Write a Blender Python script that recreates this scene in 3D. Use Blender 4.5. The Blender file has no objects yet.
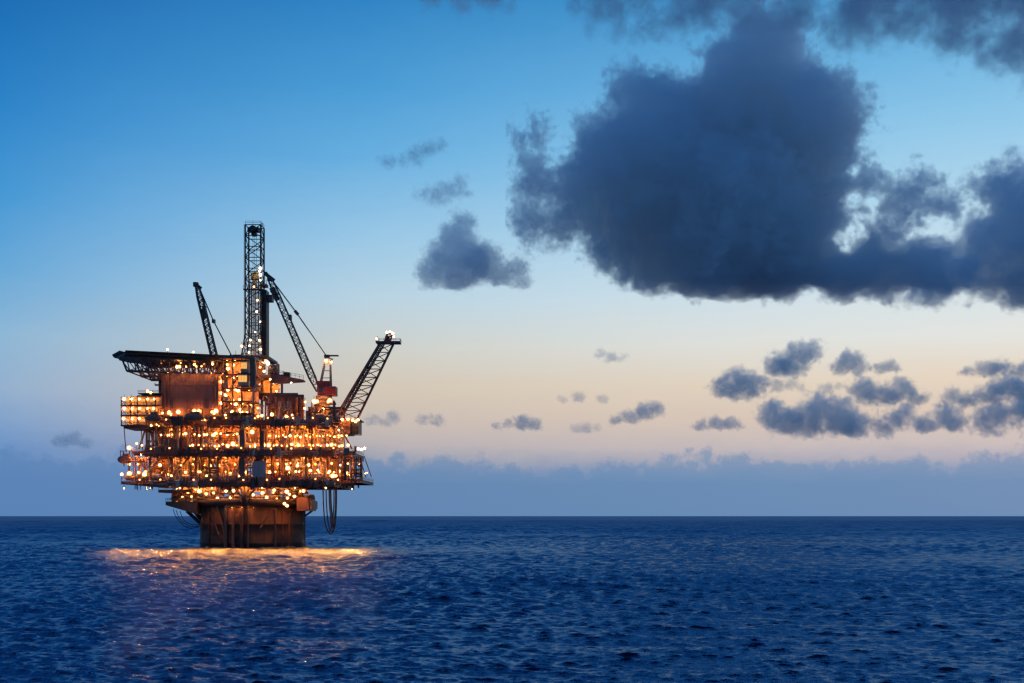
import bpy, bmesh, math, random
import numpy as np
from mathutils import Vector, Matrix
R = math.radians
sc = bpy.context.scene
col = sc.collection

# ------------------------------------------------------------------ camera
F = 1138.0            # focal length in pixels of a 1024 wide frame
CAMZ = 10.6           # eye height above the sea
HOR = 516.0           # horizon row
cam_data = bpy.data.cameras.new('camera')
cam_data.sensor_width = 36.0
cam_data.lens = 36.0 * F / 1024.0
cam_data.shift_y = (HOR - 341.5) / 1024.0
cam_data.clip_start = 0.5
cam_data.clip_end = 200000.0
cam = bpy.data.objects.new('camera', cam_data)
cam.location = (0, 0, CAMZ)
cam.rotation_euler = (R(90), 0, 0)
col.objects.link(cam)
sc.camera = cam

sc.view_settings.view_transform = 'Standard'
sc.view_settings.look = 'None'
sc.view_settings.exposure = 0
sc.view_settings.gamma = 1
sc.view_settings.use_curve_mapping = False
cy = sc.cycles
cy.use_denoising = True
cy.denoiser = 'OPENIMAGEDENOISE'
cy.denoising_input_passes = 'RGB_ALBEDO_NORMAL'
cy.max_bounces = 9
cy.diffuse_bounces = 2
cy.glossy_bounces = 2
cy.transmission_bounces = 2
cy.volume_bounces = 8
cy.transparent_max_bounces = 24
cy.sample_clamp_indirect = 4.0
cy.use_light_tree = True
cy.filter_width = 1.4
cy.caustics_reflective = False
cy.caustics_refractive = False
cy.volume_step_rate = 2.0
cy.volume_max_steps = 256


def lin(h):
    h = h.lstrip('#')
    c = [int(h[i:i + 2], 16) / 255 for i in (0, 2, 4)]
    return tuple(x / 12.92 if x <= .04045 else ((x + .055) / 1.055) ** 2.4 for x in c)


class N:
    """small helper round a node tree"""
    def __init__(s, nt):
        s.t = nt
    def new(s, kind, **kw):
        n = s.t.nodes.new(kind)
        for k, v in kw.items():
            setattr(n, k, v)
        return n
    def link(s, a, b):
        s.t.links.new(a, b)
    def put(s, sock, v):
        if v is None:
            return
        if isinstance(v, bpy.types.NodeSocket):
            s.t.links.new(v, sock)
        else:
            sock.default_value = v
    def math(s, op, a, b=None, c=None, clamp=False):
        n = s.new('ShaderNodeMath', operation=op, use_clamp=clamp)
        for i, v in enumerate((a, b, c)):
            s.put(n.inputs[i], v)
        return n.outputs[0]
    def vec(s, op, a, b=None, scale=None):
        n = s.new('ShaderNodeVectorMath', operation=op)
        s.put(n.inputs[0], a)
        if b is not None:
            s.put(n.inputs[1], b)
        if scale is not None:
            s.put(n.inputs['Scale'], scale)
        return n.outputs['Value'] if op in ('LENGTH', 'DISTANCE', 'DOT_PRODUCT') else n.outputs['Vector']
    def noise(s, v, scale, detail=3.0, rough=.5, dim='3D', out=0):
        n = s.new('ShaderNodeTexNoise', noise_dimensions=dim)
        if v is not None:
            s.link(v, n.inputs['Vector'])
        n.inputs['Scale'].default_value = scale
        n.inputs['Detail'].default_value = detail
        n.inputs['Roughness'].default_value = rough
        return n.outputs[out]
    def ramp(s, fac, stops, interp='LINEAR'):
        n = s.new('ShaderNodeValToRGB')
        n.color_ramp.interpolation = interp
        e = n.color_ramp.elements
        while len(e) > 1:
            e.remove(e[-1])
        for i, (p, c) in enumerate(stops):
            k = e[0] if i == 0 else e.new(p)
            k.position = p
            k.color = (c[0], c[1], c[2], 1)
        s.put(n.inputs[0], fac)
        return n.outputs[0]
    def mix(s, fac, a, b, blend='MIX'):
        n = s.new('ShaderNodeMix', data_type='RGBA', blend_type=blend)
        s.put(n.inputs[0], fac)
        for k, v in ((6, a), (7, b)):
            if isinstance(v, tuple):
                v = (v[0], v[1], v[2], 1)
            s.put(n.inputs[k], v)
        return n.outputs[2]


# ------------------------------------------------------------------ sky (dusk)
SUN_AZ, SUN_EL = R(30), R(0.6)
world = bpy.data.worlds.new('World')
sc.world = world
world.use_nodes = True
w = N(world.node_tree)
world.node_tree.nodes.clear()
tc = w.new('ShaderNodeTexCoord')
d = tc.outputs['Generated']
sep = w.new('ShaderNodeSeparateXYZ')
w.link(d, sep.inputs[0])
hx, hy, hz = sep.outputs
hlen = w.math('SQRT', w.math('ADD', w.math('MULTIPLY', hx, hx), w.math('ADD', w.math('MULTIPLY', hy, hy), 1e-6)))
t = w.math('DIVIDE', hz, hlen)                       # tangent of the elevation
ca = w.math('DIVIDE', w.math('ADD', w.math('MULTIPLY', hx, math.sin(SUN_AZ)), w.math('MULTIPLY', hy, math.cos(SUN_AZ))), hlen)
fa = w.math('MULTIPLY_ADD', ca, 1 / .42, -.585 / .42, clamp=True)   # 0 away from the afterglow, 1 towards it
# ragged top of the far haze bank low over the horizon
az = w.math('ARCTAN2', hx, hy)
cmb = w.new('ShaderNodeCombineXYZ')
w.link(az, cmb.inputs[0]); w.link(t, cmb.inputs[1])
st = w.vec('MULTIPLY', cmb.outputs[0], (1.0, 2.6, 1.0))
lump = w.math('ADD', w.math('MULTIPLY', w.math('SUBTRACT', w.noise(st, 14, 6, .6), .5), .040),
              w.math('MULTIPLY', w.math('SUBTRACT', w.noise(st, 60, 4, .6), .5), .020))
tl = w.math('ADD', t, w.math('MULTIPLY', lump, .35))

def P(y, c):
    return (max(0.0, (HOR - y) / F) / .6, lin(c))
LEFT = [P(516, '#5e88c2'), P(484, '#628cc4'), P(455, '#6e98cd'), P(430, '#86a9d4'), P(400, '#9bb8d8'), P(350, '#94bfe0'),
        P(290, '#6cb0e2'), P(220, '#489fde'), P(140, '#2f8ad2'), P(60, '#2077c1'), P(0, '#1a68b4'), P(-170, '#124a90')]
MID = [P(516, '#648ab8'), P(484, '#688cb8'), P(472, '#7f97bc'), P(460, '#a2a9bb'), P(446, '#bfb8bc'), P(420, '#d2c5bc'), P(390, '#dccfbe'), P(350, '#d6d8d2'),
       P(300, '#c0dcec'), P(240, '#a0d0f0'), P(160, '#6cb7ea'), P(90, '#4ea3df'), P(0, '#3189cd'), P(-170, '#185a9f')]
RIGHT = [P(516, '#6c92c0'), P(484, '#7096c2'), P(472, '#92a6c6'), P(462, '#b4b4c4'), P(448, '#d2c6c6'), P(420, '#e6d2c2'), P(385, '#f0e0cc'), P(345, '#eef0ec'),
         P(290, '#daeef8'), P(220, '#bde3f8'), P(150, '#9ad3f5'), P(90, '#7cc2ef'), P(0, '#4da2da'), P(-170, '#2870b8')]
tf = w.math('DIVIDE', tl, .6, clamp=True)
rl, rm, rr = (w.ramp(tf, sorted(x)) for x in (LEFT, MID, RIGHT))
# the far cloud bank: puffy tops over a hazy body
hgt = w.math('ADD', .046, w.math('ADD', w.math('MULTIPLY', w.math('SUBTRACT', w.noise(w.vec('MULTIPLY', cmb.outputs[0], (1, .3, 1)), 9, 3, .5), .5), .050),
      w.math('ADD', w.math('MULTIPLY', w.math('SUBTRACT', w.noise(w.vec('MULTIPLY', cmb.outputs[0], (1, 1.0, 1)), 42, 5, .62), .5), .066), w.math('MULTIPLY', w.math('SUBTRACT', w.noise(cmb.outputs[0], 150, 3, .6), .5), .010))))
bank = w.math('MULTIPLY_ADD', w.math('SUBTRACT', hgt, t), 110.0, .5, clamp=True)
f1 = w.math('MULTIPLY', fa, 2.0, clamp=True)
f2 = w.math('MULTIPLY_ADD', fa, 2.0, -1.0, clamp=True)
grad = w.mix(f2, w.mix(f1, rl, rm), rr)
grad = w.mix(w.math('MULTIPLY', bank, .62), grad, w.mix(fa, lin('#5f89bd'), lin('#6f95bd')))
sky = w.new('ShaderNodeTexSky', sky_type='NISHITA')
sky.sun_disc = False
sky.sun_elevation = SUN_EL
sky.sun_rotation = SUN_AZ
bg1 = w.new('ShaderNodeBackground')
w.link(grad, bg1.inputs[0]); bg1.inputs[1].default_value = 0.9
bg2 = w.new('ShaderNodeBackground')
w.link(sky.outputs[0], bg2.inputs[0]); bg2.inputs[1].default_value = 0.002
add = w.new('ShaderNodeAddShader')
w.link(bg1.outputs[0], add.inputs[0]); w.link(bg2.outputs[0], add.inputs[1])
wo = w.new('ShaderNodeOutputWorld')
w.link(add.outputs[0], wo.inputs[0])
world.cycles.sampling_method = 'MANUAL'
world.cycles.sample_map_resolution = 512

# the last of the sun, at the horizon beyond the frame
sun_d = bpy.data.lights.new('sun', 'SUN')
sun_d.energy = 0.06
sun_d.angle = R(8)
sun_d.color = (1, .72, .5)
sun = bpy.data.objects.new('sun', sun_d)
sun.rotation_euler = (R(90) - SUN_EL, 0, -SUN_AZ + R(180))
sun.location = (300, 500, 300)
col.objects.link(sun)

# ------------------------------------------------------------------ sea
def build_sea():
    rng = np.random.default_rng(5)
    def step(r):
        if r < 50: return .02 * r + .3
        if r < 2200: return (.0018 if r < 600 else .0022) * r
        return .008 * r if r < 6000 else .05 * r
    rad = [6.0]
    while rad[-1] < 90000:
        rad.append(rad[-1] + step(rad[-1]))
    rad = np.array(rad)
    a = np.concatenate([np.linspace(-33, 33, 1500), np.linspace(33, 327, 74)[1:-1]])
    ang = np.radians(a)
    nr, na = len(rad), len(ang)
    nf_ = 1500
    x = (rad[:, None] * np.sin(ang)[None, :]).astype(np.float32)
    y = (rad[:, None] * np.cos(ang)[None, :]).astype(np.float32)
    sp = np.array([max(step(r), .0009 * r) for r in rad])
    dx = np.zeros_like(x); dy = np.zeros_like(x); dz = np.zeros_like(x)
    n = 220
    lam = np.exp(rng.uniform(math.log(.4), math.log(150), n))
    main = R(256)
    for L in lam:
        th = main + rng.normal(0, .36)
        k = 2 * math.pi / L
        wgt = np.clip((L / sp - 2.6) / 1.6, 0, 1)
        wgt = wgt * np.clip((3000 - rad) / 2300, 0, 1)
        rows = np.nonzero(wgt > 1e-3)[0]
        q = L / sp[rows[0]:rows[-1] + 1] if len(rows) else 0
        s0 = (.13 if L < .8 else .11 if L < 1.4 else .06 if L < 2.6 else .024 if L < 8 else .012 if L < 26 else 0.0)
        s = np.maximum(s0, .105 * np.clip((7 - q) / 3.0, 0, 1)) * rng.uniform(.5, 1.4)
        p0 = rng.uniform(0, 6.28)
        if len(rows) == 0:
            continue
        r0, r1 = rows[0], rows[-1] + 1
        xs, ys = x[r0:r1, :nf_], y[r0:r1, :nf_]
        ct, st_ = math.cos(th), math.sin(th)
        ph = (k * ct) * xs + (k * st_) * ys + np.float32(p0)
        amp = (s / k * wgt[r0:r1]).astype(np.float32)[:, None]
        c_ = np.cos(ph) * amp; s_ = np.sin(ph) * (amp * np.float32(.8))
        dz[r0:r1, :nf_] += c_
        dx[r0:r1, :nf_] -= s_ * np.float32(ct)
        dy[r0:r1, :nf_] -= s_ * np.float32(st_)
    x = x.ravel(); y = y.ravel(); dx = dx.ravel(); dy = dy.ravel(); dz = dz.ravel()
    # the wave groups: patches of rougher and calmer water
    g = 1 + .35 * np.sin(x * .021 + 1.3 * np.sin(y * .013)) * np.sin(y * .034 + 2)
    dz *= g
    co = np.stack([x + dx, y + dy, dz], 1).astype(np.float32)
    i = np.arange(nr - 1)[:, None] * na + np.arange(na)[None, :]
    j = np.roll(i, -1, axis=1)
    faces = np.stack([i, i + na, j + na, j], -1).reshape(-1, 4)
    # disc under the camera
    me = bpy.data.meshes.new('sea')
    nv = len(co) + 1
    co = np.vstack([co, [[0, 0, 0]]]).astype(np.float32)
    ctr = np.stack([np.arange(na), np.roll(np.arange(na), -1), np.full(na, nv - 1)], -1)
    loops = np.concatenate([faces.ravel(), ctr.ravel()]).astype(np.int32)
    nf, nt = len(faces), len(ctr)
    me.vertices.add(nv); me.vertices.foreach_set('co', co.ravel())
    me.loops.add(len(loops)); me.loops.foreach_set('vertex_index', loops)
    me.polygons.add(nf + nt)
    starts = np.concatenate([np.arange(nf) * 4, nf * 4 + np.arange(nt) * 3]).astype(np.int32)
    me.polygons.foreach_set('loop_start', starts)
    me.update(calc_edges=True)
    me.polygons.foreach_set('use_smooth', np.ones(nf + nt, dtype=bool))
    o = bpy.data.objects.new('sea', me)
    o['kind'] = 'structure'
    col.objects.link(o)
    m = bpy.data.materials.new('sea_water')
    m.use_nodes = True
    k = N(m.node_tree)
    m.node_tree.nodes.remove(m.node_tree.nodes['Principled BSDF'])
    out = m.node_tree.nodes['Material Output']
    body = k.new('ShaderNodeBsdfDiffuse')
    body.inputs['Color'].default_value = (.002, .010, .043, 1)
    gl = k.new('ShaderNodeBsdfGlossy', distribution='GGX')
    gl.inputs['Color'].default_value = (.66, .82, 1, 1)
    fr = k.new('ShaderNodeFresnel')
    fr.inputs['IOR'].default_value = 1.333
    mx = k.new('ShaderNodeMixShader')
    far_ = k.new('ShaderNodeMapRange')       # an unresolved rough sea mirrors less of the low sky
    k.link(k.math('LOGARITHM', k.vec('LENGTH', k.new('ShaderNodeNewGeometry').outputs['Position']), 10.0), far_.inputs['Value'])
    far_.inputs['From Min'].default_value = 2.8; far_.inputs['From Max'].default_value = 3.5
    far_.inputs['To Min'].default_value = .50; far_.inputs['To Max'].default_value = .45
    k.link(k.math('MULTIPLY', fr.outputs[0], far_.outputs[0]), mx.inputs[0]); k.link(body.outputs[0], mx.inputs[1]); k.link(gl.outputs[0], mx.inputs[2])
    k.link(mx.outputs[0], out.inputs[0])
    geo = k.new('ShaderNodeNewGeometry')
    p = geo.outputs['Position']
    p1 = k.vec('MULTIPLY', p, (.5, 1.1, .2))
    h = k.math('ADD', k.math('MULTIPLY', k.noise(p1, 1.1, 4, .68), .46),
               k.math('MULTIPLY', k.noise(p1, 4.5, 3, .6), .16))
    bp = k.new('ShaderNodeBump')
    bp.inputs['Strength'].default_value = .8
    bp.inputs['Distance'].default_value = 1.0
    k.link(h, bp.inputs['Height'])
    for q in (body, gl, fr):
        k.link(bp.outputs[0], q.inputs['Normal'])
    # the unresolved chop far out makes the surface rougher
    rg = k.new('ShaderNodeMapRange')
    k.link(k.math('LOGARITHM', k.vec('LENGTH', p), 10.0), rg.inputs['Value'])
    rg.inputs['From Min'].default_value = 2.65; rg.inputs['From Max'].default_value = 3.4
    rg.inputs['To Min'].default_value = .2; rg.inputs['To Max'].default_value = .85
    k.link(rg.outputs[0], gl.inputs['Roughness'])
    me.materials.append(m)
build_sea()
# ------------------------------------------------------------------ clouds (volumes)
def cloud_material(name, colr, dens, g=.3):
    m = bpy.data.materials.new(name)
    m.use_nodes = True
    nt = m.node_tree
    nt.nodes.clear()
    k = N(nt)
    pv = k.new('ShaderNodeVolumePrincipled')
    pv.inputs['Color'].default_value = (*colr, 1)
    pv.inputs['Density'].default_value = dens
    pv.inputs['Density Attribute'].default_value = 'density'
    pv.inputs['Anisotropy'].default_value = g
    o = k.new('ShaderNodeOutputMaterial')
    k.link(pv.outputs[0], o.inputs['Volume'])
    return m

def cloud(label, blobs, base_row, seed=0, vox=2.0, depth=.55, lump=(1.0, .5), thr=.0, gain=6.0, mat=None, cat='cloud', group=None, dist=None, squash=1.0, wa=1.1, grow=1.0, holes=(), cut=3.0):
    """blobs: (column, row, radius) seen from the ship; the cloud floats where its flat base is 900 m up"""
    D = dist or 900 * F / (HOR - base_row)
    s = D / F
    rnd = random.Random(seed)
    cs = []
    for b in blobs:
        px, py, r = b[0], b[1], b[2] * grow
        off = rnd.uniform(-1, 1) * r * depth
        cs.append(((px - 512) * s, off * s, (HOR - py) * s, r * s))
    mrg = 1.3
    lo = [min(c[i] - c[3] * mrg for c in cs) for i in range(3)]
    hi = [max(c[i] + c[3] * mrg for c in cs) for i in range(3)]
    ctr = [(lo[i] + hi[i]) / 2 for i in range(3)]
    ctr[1] = 0
    vd = bpy.data.volumes.new('cloud')
    o = bpy.data.objects.new('cloud', vd)
    o.location = (ctr[0], D, CAMZ + ctr[2])
    col.objects.link(o)
    ng = bpy.data.node_groups.new('cloud_shape', 'GeometryNodeTree')
    ng.interface.new_socket('Geometry', in_out='INPUT', socket_type='NodeSocketGeometry')
    ng.interface.new_socket('Geometry', in_out='OUTPUT', socket_type='NodeSocketGeometry')
    k = N(ng)
    go = k.new('NodeGroupOutput')
    pos = k.new('GeometryNodeInputPosition').outputs[0]
    rmean = sum(c[3] for c in cs) / len(cs)
    # in units of pixels, so that the billows have the same look at every distance
    pp = k.vec('SCALE', pos, scale=1.0 / s)
    pp = k.vec('ADD', pp, (seed * 37.7, seed * 11.3, seed * 5.1))
    rm = rmean / s
    def nvec(scale, detail, amp):
        n = k.new('ShaderNodeTexNoise', noise_dimensions='3D')
        k.link(pp, n.inputs['Vector'])
        n.inputs['Scale'].default_value = scale
        n.inputs['Detail'].default_value = detail
        n.inputs['Roughness'].default_value = .55
        return k.vec('SCALE', k.vec('SUBTRACT', n.outputs['Color'], (.5, .5, .5)), scale=amp)
    wp = k.vec('ADD', pos, nvec(.9 / rm, 2, rm * wa * s))
    wp = k.vec('ADD', wp, nvec(3.2 / rm, 4, rm * wa * .5 * s))
    f = None
    for cx, cyy, cz, r in cs:
        v = k.vec('SUBTRACT', wp, (cx - ctr[0], cyy - ctr[1], cz - ctr[2]))
        if squash != 1.0:
            v = k.vec('MULTIPLY', v, (1, 1, squash))
        q = k.math('MULTIPLY_ADD', k.vec('LENGTH', v), -1.0 / r, 1.0)
        q = k.math('MULTIPLY', q, r / rmean)
        f = q if f is None else k.math('SMOOTH_MAX', f, q, .12)
    n1 = k.math('SUBTRACT', k.noise(pp, 1.7 / rm, 7, .62), .5)
    n2 = k.math('SUBTRACT', k.noise(pp, 6.0 / rm, 5, .62), .5)
    f = k.math('ADD', f, k.math('ADD', k.math('MULTIPLY', n1, lump[0]), k.math('MULTIPLY', n2, lump[1])))
    for hx_, hy_, hr_ in holes:      # broken gaps through the cloud
        v = k.vec('MULTIPLY', k.vec('SUBTRACT', wp, ((hx_ - 512) * s - ctr[0], 0, (HOR - hy_) * s - ctr[2])), (1, 0, 1))
        f = k.math('SUBTRACT', f, k.math('MAXIMUM', k.math('MULTIPLY_ADD', k.vec('LENGTH', v), -2.2 / (hr_ * s), 2.2), 0.0))
    if base_row:                     # the flat, slightly ragged base
        sx = k.new('ShaderNodeSeparateXYZ')
        k.link(wp, sx.inputs[0])
        zb = (HOR - base_row) * s - ctr[2]
        f = k.math('SUBTRACT', f, k.math('MAXIMUM', k.math('MULTIPLY_ADD', sx.outputs[2], -cut / (rm * s), cut * zb / (rm * s)), 0.0))
    den = k.math('MULTIPLY', k.math('SUBTRACT', f, thr), gain, clamp=True)
    vc = k.new('GeometryNodeVolumeCube')
    k.link(den, vc.inputs['Density'])
    vc.inputs['Min'].default_value = [lo[i] - ctr[i] for i in range(3)]
    vc.inputs['Max'].default_value = [hi[i] - ctr[i] for i in range(3)]
    for i, ax in enumerate('XYZ'):
        vc.inputs['Resolution ' + ax].default_value = max(12, int((hi[i] - lo[i]) / (s * vox)))
    sm = k.new('GeometryNodeSetMaterial')
    k.link(vc.outputs[0], sm.inputs[0])
    sm.inputs['Material'].default_value = mat(s)
    k.link(sm.outputs[0], go.inputs[0])
    md = o.modifiers.new('shape', 'NODES')
    md.node_group = ng
    vd.materials.append(sm.inputs['Material'].default_value)
    o['label'] = label; o['category'] = cat
    if group:
        o['group'] = group
    return o

_cm = {}
def dark(s):
    # mean free path of a few picture elements inside the cloud
    key = ('d', round(s, 3))
    if key not in _cm:
        _cm[key] = cloud_material('cloud_vapour', (.982, .99, 1.0), .058 / s, .3)
    return _cm[key]


def far(s):
    key = ('f', round(s, 3))
    if key not in _cm:
        _cm[key] = cloud_material('cloud_vapour', (1.0, .985, .965), .085 / s, .5)
    return _cm[key]

def wisp(s):
    key = ('w', round(s, 3))
    if key not in _cm:
        _cm[key] = cloud_material('cloud_vapour', (.97, .975, .985), .048 / s, .5)
    return _cm[key]

BIG = [(537, 143, 18), (540, 166, 22), (540, 192, 26), (541, 220, 26), (560, 222, 28), (580, 200, 40), (590, 180, 42), (620, 140, 42), (648, 112, 42), (650, 180, 70), (700, 118, 58),
       (742, 88, 54), (715, 78, 34), (775, 75, 38), (802, 86, 32), (600, 222, 34), (690, 266, 48), (735, 268, 48), (800, 268, 48), (850, 270, 46), (900, 272, 42), (752, 52, 36), (785, 48, 30), (745, 150, 80), (720, 215, 84), (800, 130, 56), (832, 170, 40), (846, 130, 20), (858, 122, 12), (790, 215, 80), (646, 232, 54),
       (872, 182, 22), (900, 208, 26), (925, 188, 22), (938, 208, 25), (880, 255, 44), (915, 250, 44), (700, 258, 50), (770, 260, 50), (830, 258, 50), (945, 270, 34), (905, 225, 24)]
cloud('huge dark blue cumulus cloud with a tall peak towering over the sea', BIG, 287, seed=3, vox=1.5, mat=dark, thr=0.0, gain=7.0, lump=(1.5, 1.9), wa=1.15, cut=5.0, holes=((559, 152, 17), (842, 240, 20), (853, 205, 18), (868, 224, 12), (905, 238, 12), (880, 203, 11), (893, 232, 11), (924, 228, 17), (690, 62, 14), (850, 165, 12), (942, 226, 17), (938, 190, 10)))
RGT = [(992, 188, 22), (1016, 182, 28), (1008, 220, 32), (1040, 210, 46), (965, 262, 32), (1000, 272, 42), (935, 280, 26), (1050, 270, 55), (1090, 230, 60), (992, 245, 34)]
cloud('dark blue ragged cloud cut off by the picture edge beside the huge peaked one', RGT, 302, seed=8, vox=1.8, mat=dark, thr=0, gain=4.0, lump=(2.0, 1.6), wa=1.5)
TOP = [(572, 8, 16), (600, 2, 26), (622, 18, 24), (650, 26, 24), (680, 18, 28), (700, 0, 34), (750, 0, 36), (800, 8, 34), (850, 18, 34), (900, 26, 34), (945, 38, 34), (985, 46, 30), (1030, 44, 40), (1080, 40, 50),
       (880, -20, 50), (960, -15, 55), (1030, -20, 60), (800, -35, 50), (720, -40, 46), (640, -25, 36)]
cloud('long dark grey cloud bank across the top of the sky', TOP, None, seed=21, vox=2.4, mat=dark, dist=2600, thr=.15, gain=1.6, lump=(2.0, 1.6), wa=1.5)
cloud('thin dark cloud scrap hanging from the top edge of the picture, alone', [(430, -6, 14), (460, 0, 14), (490, -2, 18), (510, 6, 10)], None, seed=2, vox=1.6, mat=wisp, dist=2600, thr=.0, gain=1.6, lump=(2.0, 1.6), wa=1.5)
SM = [(463, 222, 13), (456, 238, 20), (442, 258, 20), (465, 258, 26), (432, 272, 16), (455, 275, 20), (485, 265, 20), (500, 275, 16), (516, 268, 13), (520, 279, 11)]
cloud('small slate blue cloud shaped like a tent, alone left of the huge one', SM, 286, seed=5, vox=1.1, mat=dark, thr=.0, gain=4.0, lump=(1.4, 1.8), wa=.8, grow=1.04)
cloud('faint slanting wisp of blue cloud, upper of two left of the huge cloud', [(388, 162, 9), (402, 160, 9), (415, 155, 11), (428, 149, 11), (440, 146, 9)], None, seed=11, vox=1.0, mat=wisp, dist=3600, thr=.0, gain=1.6, lump=(2.4, 2.0), squash=1.3, wa=2.0, grow=1.05)
cloud('faint slanting wisp of blue cloud, just above the tent shaped cloud', [(424, 194, 10), (436, 196, 12), (448, 190, 12), (459, 184, 10), (462, 194, 9)], None, seed=12, vox=1.0, mat=wisp, dist=3900, thr=.0, gain=1.6, lump=(2.4, 2.0), squash=1.2, wa=2.0, grow=1.05)
# the flock of small grey clouds low in the afterglow
LOW = 'small grey clouds low over the horizon'
def low(label, blobs, base, seed, m=far, **kw):
    kw = dict(dict(vox=.75, thr=.04, gain=3.0, lump=(2.1, 1.3), squash=1.25, wa=1.5, grow=1.2, cut=9.0), **kw)
    cloud(label, blobs, base, seed=seed, mat=m, group=LOW, **kw)
low('rounded grey cloud at the upper left end of the low flock', [(722, 386, 13), (738, 382, 15), (754, 384, 13), (730, 392, 12), (748, 392, 12)], 398, 31)
low('grey cloud with a ragged crest, highest of the low flock', [(778, 366, 14), (795, 358, 15), (810, 352, 12), (790, 368, 14), (818, 348, 7)], 376, 32)
low('small round grey cloud between the highest one and a tiny puff', [(842, 366, 10), (852, 360, 12), (860, 368, 9)], 376, 33)
low('tiny grey puff beside a small round cloud, high in the low flock', [(880, 368, 7), (889, 366, 8), (896, 368, 6)], 373, 34)
low('two humped grey cloud in the middle of the low flock', [(864, 388, 14), (874, 394, 14), (890, 396, 14), (905, 390, 14), (914, 396, 10)], 404, 35)
low('broad dark grey cloud with several humps, lowest and largest of the flock', [(772, 412, 14), (785, 420, 16), (800, 420, 18), (822, 406, 18), (838, 416, 20), (858, 424, 15), (880, 426, 13), (903, 416, 13), (912, 422, 10), (812, 424, 16), (842, 426, 15)], 436, 36)
low('small grey cloud between the broad lowest one and the edge bank', [(932, 424, 13), (944, 416, 13), (955, 424, 12)], 432, 37)
low('flat grey streak of cloud at the top right of the low flock', [(970, 374, 8), (988, 370, 11), (1003, 368, 10), (1020, 372, 10)], 378, 38)
low('grey cloud running off the picture edge, above the lowest bank', [(950, 398, 10), (970, 400, 12), (990, 394, 14), (1010, 388, 16), (1032, 392, 18)], 408, 39)
low('grey cloud bank at the picture edge, lowest one there', [(985, 424, 12), (1002, 416, 16), (1022, 412, 20), (1045, 414, 24)], 433, 40)
low('ragged grey cloud just under the highest of the flock', [(776, 386, 9), (790, 384, 8), (800, 388, 6), (828, 388, 7), (838, 386, 6)], 393, 41, wisp)
low('flat grey cloud alone left of the low flock', [(700, 426, 7), (715, 424, 9), (728, 424, 8), (737, 426, 6)], 430, 42)
low('grey cloud with a raised tip in the middle of the afterglow', [(616, 420, 7), (630, 417, 9), (644, 412, 10), (656, 408, 9)], 424, 43)
low('small dark grey cloud over the horizon, beside the one with a raised tip', [(508, 424, 6), (522, 422, 9), (534, 424, 8), (497, 426, 5)], 430, 44)
low('thin grey cloud just below the tip of the cloud with a raised end', [(576, 429, 6), (586, 428, 7), (596, 429, 5)], 432, 45, wisp)
low('small faint cloud beside the lit platform, nearer of two', [(372, 420, 7), (392, 417, 8), (384, 422, 7)], 426, 46, wisp)
low('small faint cloud beside the lit platform, farther of two', [(424, 420, 7), (436, 421, 8)], 425, 47, wisp)
low('tiny grey scrap pair high in the afterglow', [(562, 400, 5), (578, 398, 7), (602, 399, 6)], 402, 48, wisp)
low('faint grey scrap alone above the afterglow', [(600, 354, 6), (612, 358, 7), (622, 358, 5)], 362, 49, wisp)
low('faint blue cloud low in the empty sky beside the platform', [(62, 441, 8), (74, 440, 9), (84, 443, 7)], 447, 50, wisp)
# ------------------------------------------------------------------ building kit
def W(px, py, Y):
    """world point of a picture element of the survey at the distance Y"""
    return Vector(((px - 512) * Y / F, Y, CAMZ + (HOR - py) * Y / F))

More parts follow.
